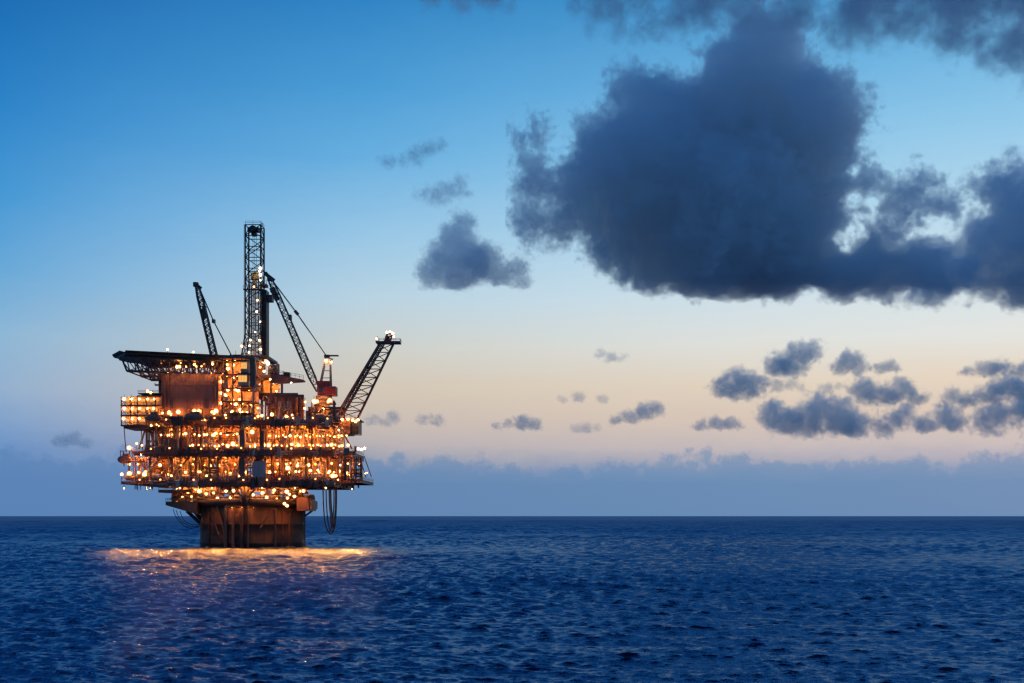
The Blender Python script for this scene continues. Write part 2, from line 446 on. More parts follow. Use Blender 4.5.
class MB:
    """collects boxes, bars, tubes and domes into ONE mesh"""
    def __init__(s):
        s.bm = bmesh.new()
    def quad(s, a, b, c, d):
        v = [s.bm.verts.new(p) for p in (a, b, c, d)]
        s.bm.faces.new(v)
    def hexa(s, p):
        v = [s.bm.verts.new(q) for q in p]
        for f in ((0, 3, 2, 1), (4, 5, 6, 7), (0, 1, 5, 4), (1, 2, 6, 5), (2, 3, 7, 6), (3, 0, 4, 7)):
            s.bm.faces.new([v[i] for i in f])
        return s
    def box(s, x0, x1, y0, y1, z0, z1):
        x0, x1 = min(x0, x1), max(x0, x1); y0, y1 = min(y0, y1), max(y0, y1); z0, z1 = min(z0, z1), max(z0, z1)
        return s.hexa([(x0, y0, z0), (x1, y0, z0), (x1, y1, z0), (x0, y1, z0), (x0, y0, z1), (x1, y0, z1), (x1, y1, z1), (x0, y1, z1)])
    def frame(s, a, b):
        a, b = Vector(a), Vector(b)
        d = (b - a)
        d = d.normalized() if d.length > 1e-9 else Vector((0, 0, 1))
        u = d.cross(Vector((0, 0, 1)) if abs(d.z) < .95 else Vector((0, 1, 0))).normalized()
        return a, b, u, d.cross(u)
    def bar(s, a, b, w=.2, h=None):
        a, b, u, v = s.frame(a, b)
        h = h or w
        u = u * (w / 2); v = v * (h / 2)
        return s.hexa([a - u - v, a + u - v, a + u + v, a - u + v, b - u - v, b + u - v, b + u + v, b - u + v])
    def tube(s, a, b, r=.2, r2=None, n=8, caps=True):
        a, b, u, v = s.frame(a, b)
        r2 = r if r2 is None else r2
        A, B = [], []
        for i in range(n):
            t_ = 2 * math.pi * i / n
            o_ = u * math.cos(t_) + v * math.sin(t_)
            A.append(s.bm.verts.new(a + o_ * r)); B.append(s.bm.verts.new(b + o_ * r2))
        for i in range(n):
            f = s.bm.faces.new((A[i], A[(i + 1) % n], B[(i + 1) % n], B[i])); f.smooth = n > 6
        if caps:
            s.bm.faces.new(A[::-1]); s.bm.faces.new(B)
        return s
    def path(s, pts, r=.15, n=6):
        """a hose or bent pipe through the points, one skin"""
        pts = [Vector(p) for p in pts]
        rings = []
        for i, p in enumerate(pts):
            d = (pts[min(i + 1, len(pts) - 1)] - pts[max(i - 1, 0)]).normalized()
            u = d.cross(Vector((.13, .95, .2))).normalized(); v = d.cross(u)
            rings.append([s.bm.verts.new(p + (u * math.cos(6.2832 * k / n) + v * math.sin(6.2832 * k / n)) * r) for k in range(n)])
        for A, B in zip(rings, rings[1:]):
            for i in range(n):
                f = s.bm.faces.new((A[i], A[(i + 1) % n], B[(i + 1) % n], B[i])); f.smooth = True
        s.bm.faces.new(rings[0][::-1]); s.bm.faces.new(rings[-1])
        return s
    def lathe(s, c, prof, n=16, axis='z'):
        """profile of (radius, height) turned round an axis through c"""
        c = Vector(c)
        rings = []
        for r, h in prof:
            ring = []
            for i in range(n):
                t_ = 2 * math.pi * i / n
                p = (r * math.cos(t_), r * math.sin(t_), h)
                if axis == 'x': p = (h, r * math.cos(t_), r * math.sin(t_))
                if axis == 'y': p = (r * math.cos(t_), h, r * math.sin(t_))
                ring.append(s.bm.verts.new(c + Vector(p)))
            rings.append(ring)
        for A, B in zip(rings, rings[1:]):
            for i in range(n):
                f = s.bm.faces.new((A[i], A[(i + 1) % n], B[(i + 1) % n], B[i])); f.smooth = True
        s.bm.faces.new(rings[0][::-1]); s.bm.faces.new(rings[-1])
        return s
    def rail(s, pts, h=1.15, step=2.2, w=.09):
        pts = [Vector(p) for p in pts]
        for a, b in zip(pts, pts[1:]):
            n = max(1, int((b - a).length / step))
            for i in range(n + 1):
                p = a.lerp(b, i / n)
                s.bar(p, p + Vector((0, 0, h)), w)
            for hh in (h, h * .55):
                s.bar(a + Vector((0, 0, hh)), b + Vector((0, 0, hh)), w)
        return s
    def lattice(s, base, tip, n, chord=.3, brace=.17, xb=False):
        """four cornered lattice girder between two rings of corners"""
        base = [Vector(p) for p in base]; tip = [Vector(p) for p in tip]
        for a, b in zip(base, tip):
            s.bar(a, b, chord)
        k = len(base)
        for i in range(n):
            t0, t1 = i / n, (i + 1) / n
            q0 = [a.lerp(b, t0) for a, b in zip(base, tip)]
            q1 = [a.lerp(b, t1) for a, b in zip(base, tip)]
            for j in range(k):
                m = (j + 1) % k
                s.bar(q0[j], q0[m], brace)
                if xb:
                    s.bar(q0[j], q1[m], brace); s.bar(q0[m], q1[j], brace)
                elif (i + j) % 2:
                    s.bar(q0[j], q1[m], brace)
                else:
                    s.bar(q0[m], q1[j], brace)
        for j in range(k):
            s.bar(tip[j], tip[(j + 1) % k], brace)
        return s
    def build(s, name, m, parent=None, loc=None):
        bmesh.ops.recalc_face_normals(s.bm, faces=s.bm.faces)
        me = bpy.data.meshes.new(name)
        if loc is None and parent is None:
            ps = [v.co.copy() for v in s.bm.verts]
            loc = Vector(((min(p.x for p in ps) + max(p.x for p in ps)) / 2, (min(p.y for p in ps) + max(p.y for p in ps)) / 2, min(p.z for p in ps)))
        off = Vector(loc) if loc is not None else Vector((0, 0, 0))
        base = Vector((0, 0, 0))
        q = parent
        while q is not None:
            base += q.location; q = q.parent
        bmesh.ops.translate(s.bm, verts=s.bm.verts, vec=-(off + base))
        s.bm.to_mesh(me); s.bm.free()
        me.materials.append(m)
        o = bpy.data.objects.new(name, me)
        col.objects.link(o)
        o.location = off
        o.parent = parent
        return o

def tag(o, label, cat, group=None):
    o['label'] = label; o['category'] = cat
    if group:
        o['group'] = group
    return o
def thing(name, loc, label, cat, group=None):
    o = bpy.data.objects.new(name, None)
    o.empty_display_size = .5
    col.objects.link(o)
    o.location = loc
    return tag(o, label, cat, group)
def copy_tree(o, loc, label=None, parent=None, rot=0, scale=1):
    c = o.copy(); col.objects.link(c)
    if parent is None:
        c.location = loc; c.rotation_euler = (0, 0, rot); c.scale = (scale, scale, scale)
        if label: c['label'] = label
    else:
        c.parent = parent
    for ch in list(o.children):
        copy_tree(ch, None, None, c)
    return c

def paint(name, a, b, rough=.55, scale=.35, streak=.35, metal=0.0, b2=None):
    """weathered paint: two tones in blotches drawn out by running rust"""
    m = bpy.data.materials.new(name); m.use_nodes = True
    k = N(m.node_tree)
    p = m.node_tree.nodes['Principled BSDF']
    g = k.new('ShaderNodeNewGeometry').outputs['Position']
    v = k.vec('MULTIPLY', g, (1, 1, streak))
    n = k.noise(v, scale, 6, .65)
    c = k.ramp(n, [(.36, a), (.66, b)])
    n2 = k.noise(k.vec('MULTIPLY', g, (1, 1, .12)), scale * 4, 4, .6)
    c = k.mix(k.math('MULTIPLY_ADD', n2, 2.4, -1.15, clamp=True), c, b2 or tuple(x * .55 for x in b))
    k.link(c, p.inputs['Base Color'])
    p.inputs['Roughness'].default_value = rough
    p.inputs['Metallic'].default_value = metal
    return m
def lampmat(name, c, s):
    m = bpy.data.materials.new(name); m.use_nodes = True
    k = N(m.node_tree); m.node_tree.nodes.clear()
    e = k.new('ShaderNodeEmission'); e.inputs[0].default_value = (*c, 1); e.inputs[1].default_value = s
    o = k.new('ShaderNodeOutputMaterial'); k.link(e.outputs[0], o.inputs[0])
    return m

M = dict(
    dark=paint('dark_steel', (.050, .036, .032), (.085, .052, .042)),
    brown=paint('rusty_steel', (.20, .085, .05), (.12, .055, .038), b2=(.045, .026, .022)),
    beige=paint('cream_paint', (.55, .40, .26), (.40, .25, .15), b2=(.12, .06, .035)),
    red=paint('red_paint', (.42, .055, .03), (.28, .04, .025)),
    grey=paint('grey_paint', (.34, .35, .38), (.26, .26, .28), b2=(.16, .12, .10)),
    yellow=paint('yellow_paint', (.58, .38, .06), (.46, .28, .05), b2=(.22, .12, .05)),
    pipe=paint('galvanised_pipe', (.38, .33, .28), (.26, .20, .16), rough=.38, metal=.35, b2=(.12, .07, .05)),
    hull=paint('hull_rust', (.19, .075, .034), (.06, .030, .020), rough=.75, scale=.16, streak=.22, b2=(.04, .026, .022)),
    wall=paint('wall_steel', (.24, .115, .085), (.17, .08, .06), scale=.12, b2=(.08, .045, .038)),
    rope=paint('black_rubber', (.018, .018, .02), (.028, .027, .028), rough=.5),
    glass=paint('dusk_glass', (.04, .05, .06), (.03, .04, .05), rough=.1),
)
# marine growth darkens the hull towards the waterline
_k = N(M['hull'].node_tree); _p = M['hull'].node_tree.nodes['Principled BSDF']
_src = _p.inputs['Base Color'].links[0].from_socket
_g = _k.new('ShaderNodeNewGeometry').outputs['Position']
_s = _k.new('ShaderNodeSeparateXYZ'); _k.link(_g, _s.inputs[0])
_h = _k.math('ADD', _s.outputs[2], _k.math('MULTIPLY', _k.math('SUBTRACT', _k.noise(_k.vec('MULTIPLY', _g, (1, 1, .3)), .35, 5, .6), .5), 7.0))
_k.link(_k.mix(_k.math('MULTIPLY_ADD', _h, -.35, 2.0, clamp=True), _src, (.020, .016, .015)), _p.inputs['Base Color'])
WARM = (1.0, .29, .055)
M['warm'] = lampmat('sodium_glow', WARM, 62)
M['hot'] = lampmat('bright_sodium_glow', (1.0, .34, .08), 95)
M['white'] = lampmat('white_lamp_glow', (1.0, .72, .40), 40)
def halomat(name, c, s, clear):
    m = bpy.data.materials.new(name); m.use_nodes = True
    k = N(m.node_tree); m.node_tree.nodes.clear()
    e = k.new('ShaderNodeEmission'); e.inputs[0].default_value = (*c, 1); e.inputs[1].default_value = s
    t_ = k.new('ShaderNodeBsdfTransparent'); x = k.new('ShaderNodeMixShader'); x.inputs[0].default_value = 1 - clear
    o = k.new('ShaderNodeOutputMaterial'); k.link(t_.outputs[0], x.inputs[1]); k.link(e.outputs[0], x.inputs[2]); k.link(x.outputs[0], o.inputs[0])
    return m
M['amber_globe'] = halomat('frosted_amber_globe', (1.0, .40, .09), 2.6, .70)  # see-through glowing skins that paint a glare halo round the lamps
M['clear_globe'] = halomat('frosted_pale_globe', (1.0, .72, .45), 1.4, .75)
M['window'] = lampmat('lit_window', (1.0, .48, .13), 1.0)
M['redlamp'] = lampmat('red_lamp_glow', (1.0, .10, .05), 14)
rnd = random.Random(17)

# ------------------------------------------------------------------ oil platform
YF, YB, YC = 366.0, 412.0, 390.0
SF = YF / F
def zf(py, Y=YF): return CAMZ + (HOR - py) * Y / F
def xf(px, Y=YF): return (px - 512) * Y / F
HX, HR = xf(252.5, YC), 17.3
plat = thing('oil_platform', (HX, YC, 0), 'huge rust brown oil platform on a thick round hull standing in the sea', 'oil platform')

# --- hull
hull_top = 16.1
m = MB()
m.lathe((HX, YC, 0), [(HR, -8), (HR, 1.2), (HR + .25, 1.3), (HR + .25, 1.9), (HR, 2.0), (HR, 7.6), (HR + .3, 7.7), (HR + .3, 8.2), (HR, 8.3), (HR, hull_top)], n=64)
hull = m.build('hull', M['hull'], plat)
hr_ = random.Random(3)
for i in range(22):      # odd vertical strakes, caissons and fairleads round the hull
    a = hr_.uniform(0, 2 * math.pi)
    w_ = hr_.choice((.25, .3, .4, .5, .9))
    c, s_ = math.cos(a), math.sin(a)
    p = Vector((HX + (HR + .2) * c, YC + (HR + .2) * s_, 0))
    m = MB(); m.bar(p + Vector((0, 0, hr_.choice((-4, -4, 4.5, 6)))), p + Vector((0, 0, hr_.choice((hull_top, 13.5, 11.8)))), w_, .5)
    m.build('hull_rib', M['hull'], plat)
def onhull(px, z, out=.5):
    """point on the near side of the hull under a column of the survey"""
    dx = (px - 252.5) / 52.5
    dx = max(-.995, min(.995, dx))
    return Vector((HX + (HR + out) * dx, YC - (HR + out) * math.sqrt(1 - dx * dx), z))
for (pa, za, pb, zb, w_, mm) in ((229, 14.5, 238, 4.6, .5, 'brown'), (223, 11.2, 231, 4.4, .4, 'brown'), (271, 6.6, 278, 10.5, .4, 'brown'), (246, 15.8, 246, -2.0, .8, 'brown'),
                                  (254, 15.8, 254, -2.0, .9, 'hull'), (260, 15.8, 260, -2.0, .5, 'dark'), (239, 14, 238, -2, .9, 'dark'), (284, 13, 284, -2, .5, 'dark')):
    m = MB(); m.bar(onhull(pa, za, .7), onhull(pb, zb, .7), w_)
    m.build('hull_caisson' if abs(pa - pb) < 3 else 'hull_strut', M[mm], plat)
# ladder down the side of the hull
m = MB()
lx = HX + HR + .9
for dx in (-.35, .35):
    m.bar((lx + dx, YC - 3, -1), (lx + dx, YC - 3, 12), .12)
for i in range(20):
    m.bar((lx - .35, YC - 3, i * .6), (lx + .35, YC - 3, i * .6), .09)
m.build('ladder', M['grey'], plat)

# --- collar deck round the hull top, with its outriggers
m = MB()
m.lathe((HX, YC, 0), [(HR + .3, hull_top - 2.6), (HR + 2.2, hull_top - 1.4), (HR + 2.4, hull_top), (HR + .4, hull_top + .25)], n=40)
collar = m.build('collar_deck', M['dark'], plat)
m = MB()
pts = [(HX + (HR + 2.2) * math.cos(a), YC + (HR + 2.2) * math.sin(a), hull_top + .1) for a in [2 * math.pi * i / 36 for i in range(37)]]
m.rail(pts, step=2.0)
m.build('railing', M['pipe'], collar)
# mooring outrigger over the water at one side
x0, x1 = xf(171, 384), HX - HR + 2
m = MB()
m.hexa([(x0, 378, 14.2), (x1, 376, 11.2), (x1, 398, 11.2), (x0, 396, 14.2), (x0, 378, 15.4), (x1, 376, 15.4), (x1, 398, 15.4), (x0, 396, 15.4)])
og = m.build('mooring_balcony', M['dark'], plat)
m = MB(); m.box(xf(175, 386), xf(182, 386), 382, 390, 15.42, 19.0); m.box(xf(185, 386), xf(191, 386), 380, 388, 15.42, 18.2); m.build('winch_cabin', M['wall'], og)
m = MB(); m.rail([(x1, 376, 15.4), (x0, 378, 15.4), (x0, 396, 15.4)]); m.build('railing', M['pipe'], og)
for k, (pa, pya, pb, pyb) in enumerate(((187, 511, 201, 524), (194, 511, 201, 519), (176, 508, 200, 529))):
    if k < 2:
        m = MB(); m.bar(W(pa, pya, 380), W(pb, pyb, 384), .9); m.build('balcony_strut', M['dark'], plat)
# winch house on the other side
xa, xb = xf(300, 384), xf(314, 384)
m = MB()
m.hexa([(xa, 378, zf(511, 384)), (xb - .6, 379, zf(511, 384)), (xb - .6, 392, zf(511, 384)), (xa, 393, zf(511, 384)),
        (xa, 378, zf(498, 384)), (xb - 1, 379, zf(498, 384)), (xb - 1, 392, zf(498, 384)), (xa, 393, zf(498, 384))])
m.box(xb - .6, xb, 380, 391, zf(509, 384), zf(501, 384))
m.build('winch_house', M['wall'], plat)
m = MB(); m.bar(W(312, 511, 384), W(305, 516, 386), .5); m.build('balcony_strut', M['dark'], plat)

# --- legs from hull to the lowest deck, with knee braces
for px, Y in ((214, 380), (245, 373.5), (292, 380), (232, 404), (276, 404), (205, 392), (300, 392)):
    m = MB(); m.tube(Vector((xf(px, Y), Y, hull_top - .5)), Vector((xf(px, Y), Y, 21)), 1.15 if px != 245 else 1.3, n=12)
    m.build('leg', M['dark'], plat)
m = MB(); m.tube(W(245, 506, 370.5), W(245, 486, 370.5), 1.15, n=12); m.build('leg', M['dark'], plat)
for pa, pb in ((245, 231), (245, 259), (245, 237), (245, 253)):
    m = MB(); m.bar(W(pa, 500 if pb in (231, 259) else 494, 370), W(pb, 485, 370), .55); m.build('knee_brace', M['dark'], plat)
for a, b in (((185, 489), (208, 500)), ((200, 489), (212, 499)), ((225, 489), (214, 500)), ((276, 489), (292, 500)), ((306, 489), (293, 500))):
    m = MB(); m.bar(W(*a, 378), W(*b, 379), .4); m.build('knee_brace', M['brown'], plat)

# --- decks
def deck(name, x0, x1, y0, y1, ztop, thick, rails=True, stiff=2.6, mm='wall', under=True):
    m = MB()
    m.box(x0, x1, y0, y1, ztop - .25, ztop)
    n = max(2, int((x1 - x0) / stiff))
    # edge girders with stiffeners
    for y in (y0 + .12, y1 - .12):
        m.box(x0 + .15, x1 - .15, y - .06, y + .06, ztop - thick, ztop - .252)
        m.box(x0, x1, y - .35, y + .35, ztop - thick - .15, ztop - thick - .003)
    for x in (x0 + .3, x1 - .3):
        m.box(x - .06, x + .06, y0 + .6, y1 - .6, ztop - thick, ztop - .254)
        m.box(x - .3, x + .3, y0 + .6, y1 - .6, ztop - thick - .14, ztop - thick - .004)
    for i in range(n + 1):
        x = x0 + .3 + (x1 - x0 - .6) * i / n
        m.box(x - .1, x + .1, y0 - .1, y0 + .05, ztop - thick, ztop - .26)
        if under and i % 2 == 0:
            m.box(x - .12, x + .12, y0 + .8, y1 - .8, ztop - thick, ztop - .256)
    o = m.build(name, M[mm], plat)
    if rails:
        m = MB(); m.rail([(x0 + .15, y1 - .2, ztop), (x0 + .15, y0 + .2, ztop), (x1 - .15, y0 + .2, ztop), (x1 - .15, y1 - .2, ztop)])
        m.build('railing', M['pipe'], o)
    return o
ZA, ZB, ZC = zf(480), zf(449.5), zf(419.5)
AL, AR = xf(118.5), xf(374, YB)
BL, BR = xf(128), xf(365, YB)
CL, CR = xf(146), xf(352, YB)
deck('cellar_deck', AL + 10, AR - 7, YF, YB, ZA, 2.0)
deck('main_deck', BL + 5, BR - 4, YF + .5, YB, ZB, 2.1)
deck('upper_deck', CL, CR, YF + 1, YB - 2, ZC, 1.7)
# side galleries that stick out beyond the main decks
deck('side_gallery', AL, AL + 9.9, YF + 2, YB - 16, ZA - .35, .8)
deck('side_gallery', AR - 6.9, AR, YF + 8, YB - 1, ZA + .5, .9)
deck('side_gallery', BL, BL + 4.9, YF + 3, YF + 20, ZB - .3, .7)
deck('side_gallery', BR - 3.9, BR, YF + 16, YB - 2, ZB, 1.6)
deck('underdeck_walkway', xf(156), xf(191), YF + 2, YF + 12, zf(489.5), .8, mm='brown')
for px in (347, 353, 358.5):
    m = MB(); m.bar(W(px, 481, 392), W(px, 488, 392), .5); m.build('drain_stub', M['dark'], plat)
# folded down platform hangers on the far side gallery
for a, b in (((359, 456), (366, 477)), ((364, 456), (371.5, 477)), ((352, 456), (352, 477))):
    m = MB(); m.bar(W(*a, 400), W(*b, 400), .3); m.build('gallery_hanger', M['brown'], plat)
for pa, pb in ((124, 126), (141, 143)):
    m = MB(); m.bar(W(pa, 427, 372), W(pb, 452, 372), .22); m.build('gallery_hanger', M['dark'], plat)

# --- columns between the decks and slanting braces
def col_(px, Y, z0, z1, w_=.8, mm='brown'):
    m = MB(); x = xf(px, Y); m.box(x - w_ / 2, x + w_ / 2, Y - w_ / 2, Y + w_ / 2, z0, z1)
    m.build('column', M[mm], plat)
for px in (150, 172, 196, 218, 262, 284, 306, 328, 345):
    col_(px, YF + 3, ZA + .01, ZB - 2.3, .7 + .3 * (px % 2), 'brown' if px % 3 else 'dark')
    col_(px + 3, YF + 30, ZA + .01, ZB - 2.3, .8)
for px in (156, 176, 187, 194, 201, 206, 266, 290, 312, 334):
    col_(px, YF + 3, ZB + .01, ZC - 1.9, .5, 'brown' if px % 3 else 'dark')
    col_(px + 3, YF + 30, ZB + .01, ZC - 1.9, .8)
for z0, z1, w_ in ((ZA, ZB - 2.3, 1.5), (ZB, ZC - 1.9, 1.5)):
    col_(242.5, YF + 1.6, z0 + .012, z1, w_, 'brown')
col_(262, YF + 2.5, ZB + .012, ZC - 1.9, 1.3, 'dark')
for a, b, Y, mm in (((318, 455), (329, 474), YF + 2, 'beige'), ((208, 455), (218, 476), YF + 3, 'brown'), ((172, 477), (190, 456), YF + 3, 'brown'), ((158, 456), (168, 477), YF + 4, 'brown'),
                    ((136, 456), (152, 478), YF + 4, 'brown'), ((296, 456), (284, 477), YF + 5, 'brown'), ((340, 427), (352, 449), YF + 8, 'brown'), ((146, 427), (139, 449), YF + 8, 'beige'),
                    ((150, 427), (154, 450), YF + 8, 'beige'), ((270, 427), (284, 449), YF + 6, 'brown'), ((232, 427), (222, 449), YF + 6, 'brown')):
    m = MB(); m.bar(W(*a, Y), W(*b, Y), .5); m.build('brace', M[mm], plat)

# --- bulkheads inside the decks, which catch the lamp light
def bulkhead(x0, x1, y, z0, z1, mm='beige', rib=1.6):
    m = MB()
    m.box(x0, x1, y, y + .3, z0, z1)
    n = int((x1 - x0) / rib)
    for i in range(n + 1):
        x = x0 + .1 + (x1 - x0 - .2) * i / max(n, 1)
        m.box(x - .09, x + .09, y - .16, y - .004, z0 + .05, z1 - .05)
    return m.build('bulkhead', M[mm], plat)
for px0, px1, dy, mm in ((150, 176, 13, 'brown'), (178, 214, 17, 'beige'), (216, 240, 11, 'brown'), (266, 288, 13, 'beige'), (290, 318, 18, 'brown'), (319, 338, 14, 'brown')):
    bulkhead(xf(px0, YF + dy), xf(px1, YF + dy), YF + dy, ZA + .02, ZB - 2.4, mm)
for px0, px1, dy, mm in ((158, 190, 10, 'beige'), (192, 214, 14, 'brown'), (214, 238, 11, 'brown'), (246, 261, 9, 'brown'), (264, 292, 13, 'beige'), (294, 336, 15, 'beige')):
    bulkhead(xf(px0, YF + dy), xf(px1, YF + dy), YF + dy, ZB + .02, ZC - 2.0, mm)
bulkhead(xf(161, YF + 3.5), xf(187.5, YF + 3.5), YF + 3.5, ZB + .02, zf(437.5, YF + 3.5), 'wall', 1.1)     # the low dark wall behind the pipes
bulkhead(xf(308, YF + 20), xf(345, YF + 20), YF + 20, ZC + .02, ZC + 6, 'brown')
# the pale flat panel at the lowest deck
m = MB()
px0, px1 = 252.5, 266
m.box(xf(px0, YF + 1.2), xf(px1, YF + 1.2), YF + 1.2, YF + 2.0, zf(479, YF + 1.2), zf(461, YF + 1.2))
for py in (467, 473):
    m.box(xf(px0, YF + 1.2), xf(px1, YF + 1.2), YF + 1.08, YF + 1.195, zf(py + .3, YF + 1.2), zf(py - .3, YF + 1.2))
m.build('wind_wall', M['grey'], plat)
# vertical pipes hanging over the front of the main deck
for i, px in enumerate((163, 168.5, 174, 178, 182, 189, 197, 203, 208)):
    m = MB(); m.tube(Vector((xf(px, YF - .2), YF - .2, ZB - .2)), Vector((xf(px, YF - .2), YF - .2, zf(423))), .17 if i % 3 else .3, n=6)
    m.build('riser_pipe', M['pipe' if i % 2 else 'brown'], plat)
# a heavy sea-water pipe up the corner tower
m = MB(); m.path([W(253.5, 419, YF), W(253.5, 392, YF), W(254, 387.5, YF), W(256, 386, YF), W(262, 386, YF + 2)], .35, 8); m.build('riser_pipe', M['pipe'], plat)

# --- pipe runs and cable trays, one mesh for each bay
def piping(px0, px1, z0, z1, y0, y1, n, seed):
    r_ = random.Random(seed)
    m = MB()
    for y in (y0 + .2, (y0 + y1) / 2, y1 - .2):       # the rack that carries the lines
        m.bar((xf(px0, y), y, z0 + .45), (xf(px1, y), y, z0 + .45), .16)
    for px in (px0 + .5, (px0 + px1) / 2, px1 - .5):
        m.bar((xf(px, y0), y0, z0 + .45), (xf(px, y1), y1, z0 + .45), .16)
    for i in range(n):
        y = r_.uniform(y0, y1); z = r_.uniform(z0 + .6, z1 - .3)
        a = r_.uniform(px0, px1); b = min(px1, a + r_.uniform(4, 22))
        ra = r_.choice((.12, .16, .22, .3))
        xa, xb = xf(a, y), xf(b, y)
        zz = z0 if r_.random() < .6 else z1
        if r_.random() < .55:
            m.path([(xa, y, zz), (xa, y, z + (.5 if zz < z else -.5)), (xa + .15, y, z + (.15 if zz < z else -.15)), (xa + .5, y, z), (xb, y, z)], ra)
        elif r_.random() < .5:
            m.tube((xa, y, z0), (xa, y, z1), ra, n=6)
        else:
            m.path([(xa, y, z), (xb - .5, y, z), (xb - .15, y, z - .15), (xb, y, z - .5), (xb, y, z0)], ra)
        if r_.random() < .4:
            m.lathe((xa, y, z), [(.1, -.3), (ra + .25, -.25), (ra + .25, .25), (.1, .3)], 8, 'z')
    return m.build('pipework', M[r_.choice(('pipe', 'brown', 'beige', 'dark', 'wall'))], plat)
sd = 0
for z0, z1, rng_ in ((ZA, ZB - 2.1, (128, 346)), (ZB, ZC - 1.8, (146, 344))):
    px = rng_[0]
    while px < rng_[1]:
        piping(px, px + 18, z0, z1, YF + 1.5, YF + 9, 13, sd); sd += 1
        piping(px, px + 18, z0, z1, YF + 9, YF + 16, 7, sd); sd += 1
        px += 18
for px in range(176, 300, 14):
    piping(px, px + 20, hull_top + .2, ZA - 2.2, 374, 388, 12, sd); sd += 1
for px in (222, 236, 262, 276, 306, 320):
    piping(px, px + 15, ZC, ZC + 6.5, YF + 3, YF + 14, 12, sd); sd += 1
# lines run along the outside of the deck edges
for zt_, a_, b_ in ((ZA, 132, 340), (ZB, 146, 342), (ZC, 150, 338)):
    px = a_
    while px < b_:
        w_ = rnd.uniform(10, 26); y = YF - .35
        r_ = random.Random(int(px * 7)); m = MB()
        for q in range(5):
            z = zt_ - r_.uniform(.2, 2.3); xa = xf(px + r_.uniform(0, w_ * .5), y); xb = xf(px + w_ * r_.uniform(.6, 1), y)
            yy_ = y - .25 * q * .6
            m.path([(xa, yy_, zt_ - 2.4 - r_.uniform(0, 1.2)), (xa, yy_, z - .2), (xa + .2, yy_, z), (xb - .2, yy_, z), (xb, yy_, z + .2), (xb, yy_, zt_ + r_.uniform(.2, 1.3))], r_.choice((.09, .13, .18)))
        if r_.random() < .75:
            xa = xf(px + r_.uniform(0, w_ * .6), y); bw = r_.uniform(.6, 1.8); m.box(xa, xa + bw, y - .9, y + .1, zt_ - r_.uniform(1.2, 2.6), zt_ + r_.uniform(-.4, 1.0))
        m.build('pipework', M[r_.choice(('brown', 'wall', 'dark', 'pipe'))], plat)
        px += w_ * .8
for px in (172, 186):
    piping(px, px + 14, 15.45, 19.5, 379.5, 393, 14, sd); sd += 1
piping(300, 314, zf(499, 384), zf(499, 384) + 1.6, 379.5, 391, 8, sd); sd += 1
# hanging pipe bundles under the lowest deck
for px in (180, 200, 266, 284):
    piping(px, px + 16, ZA - 4.2, ZA - 1.9, YF + 4, YF + 12, 7, sd); sd += 1
# stairs between the decks
def stair(px, Y, z0, z1, dirx):
    m = MB()
    x = xf(px, Y); run = (z1 - z0) * .9 * dirx
    for dy in (-.5, .5):
        m.bar((x, Y + dy, z0), (x + run, Y + dy, z1), .12, .3)
        m.bar((x, Y + dy, z0 + 1), (x + run, Y + dy, z1 + 1), .07)
    n = int((z1 - z0) / .3)
    for i in range(n):
        q = (i + .5) / n
        m.box(x + run * q - .13, x + run * q + .13, Y - .45, Y + .45, z0 + (z1 - z0) * q, z0 + (z1 - z0) * q + .04)
    m.build('stair', M['pipe'], plat)
for px, z0, z1, d_ in ((230, ZA, ZB, 1), (300, ZA, ZB, -1), (276, ZB, ZC, 1), (214, ZB, ZC, -1), (334, ZB, ZC, -1), (140, ZA, ZB, 1)):
    stair(px, YF + 2.2, z0 + .02, z1, d_)

# ------------------------------------------------------------------ helideck
HY0, HY1 = 362.0, 392.0
hz = zf(354, 366)
hd = thing('helideck', (xf(170, 377), 377, zf(372)), 'wide dark helicopter deck on a lattice truss cantilevered beside the derrick', 'helideck')
xl, xr = xf(119.5, 377), xf(243, 374)
def hfy(x): return HY0 + 13 * max(0, (x - xl - 7)) / (xr - xl - 7)
zt = hz + .3
pl = [(xl + 7, HY0), (xr, HY0 + 13), (xr, HY1), (xl + 9, HY1), (xl + 1.5, HY1 - 9), (xl, 377), (xl + 1.5, HY0 + 9)]
m = MB()
top = [m.bm.verts.new((x, y, zt)) for x, y in pl]; bot = [m.bm.verts.new((x, y, zt - .9)) for x, y in pl]
m.bm.faces.new(top); m.bm.faces.new(bot[::-1])
for i in range(len(pl)):
    j = (i + 1) % len(pl)
    m.bm.faces.new((top[i], bot[i], bot[j], top[j]))
m.build('landing_pad', M['rope'], hd)
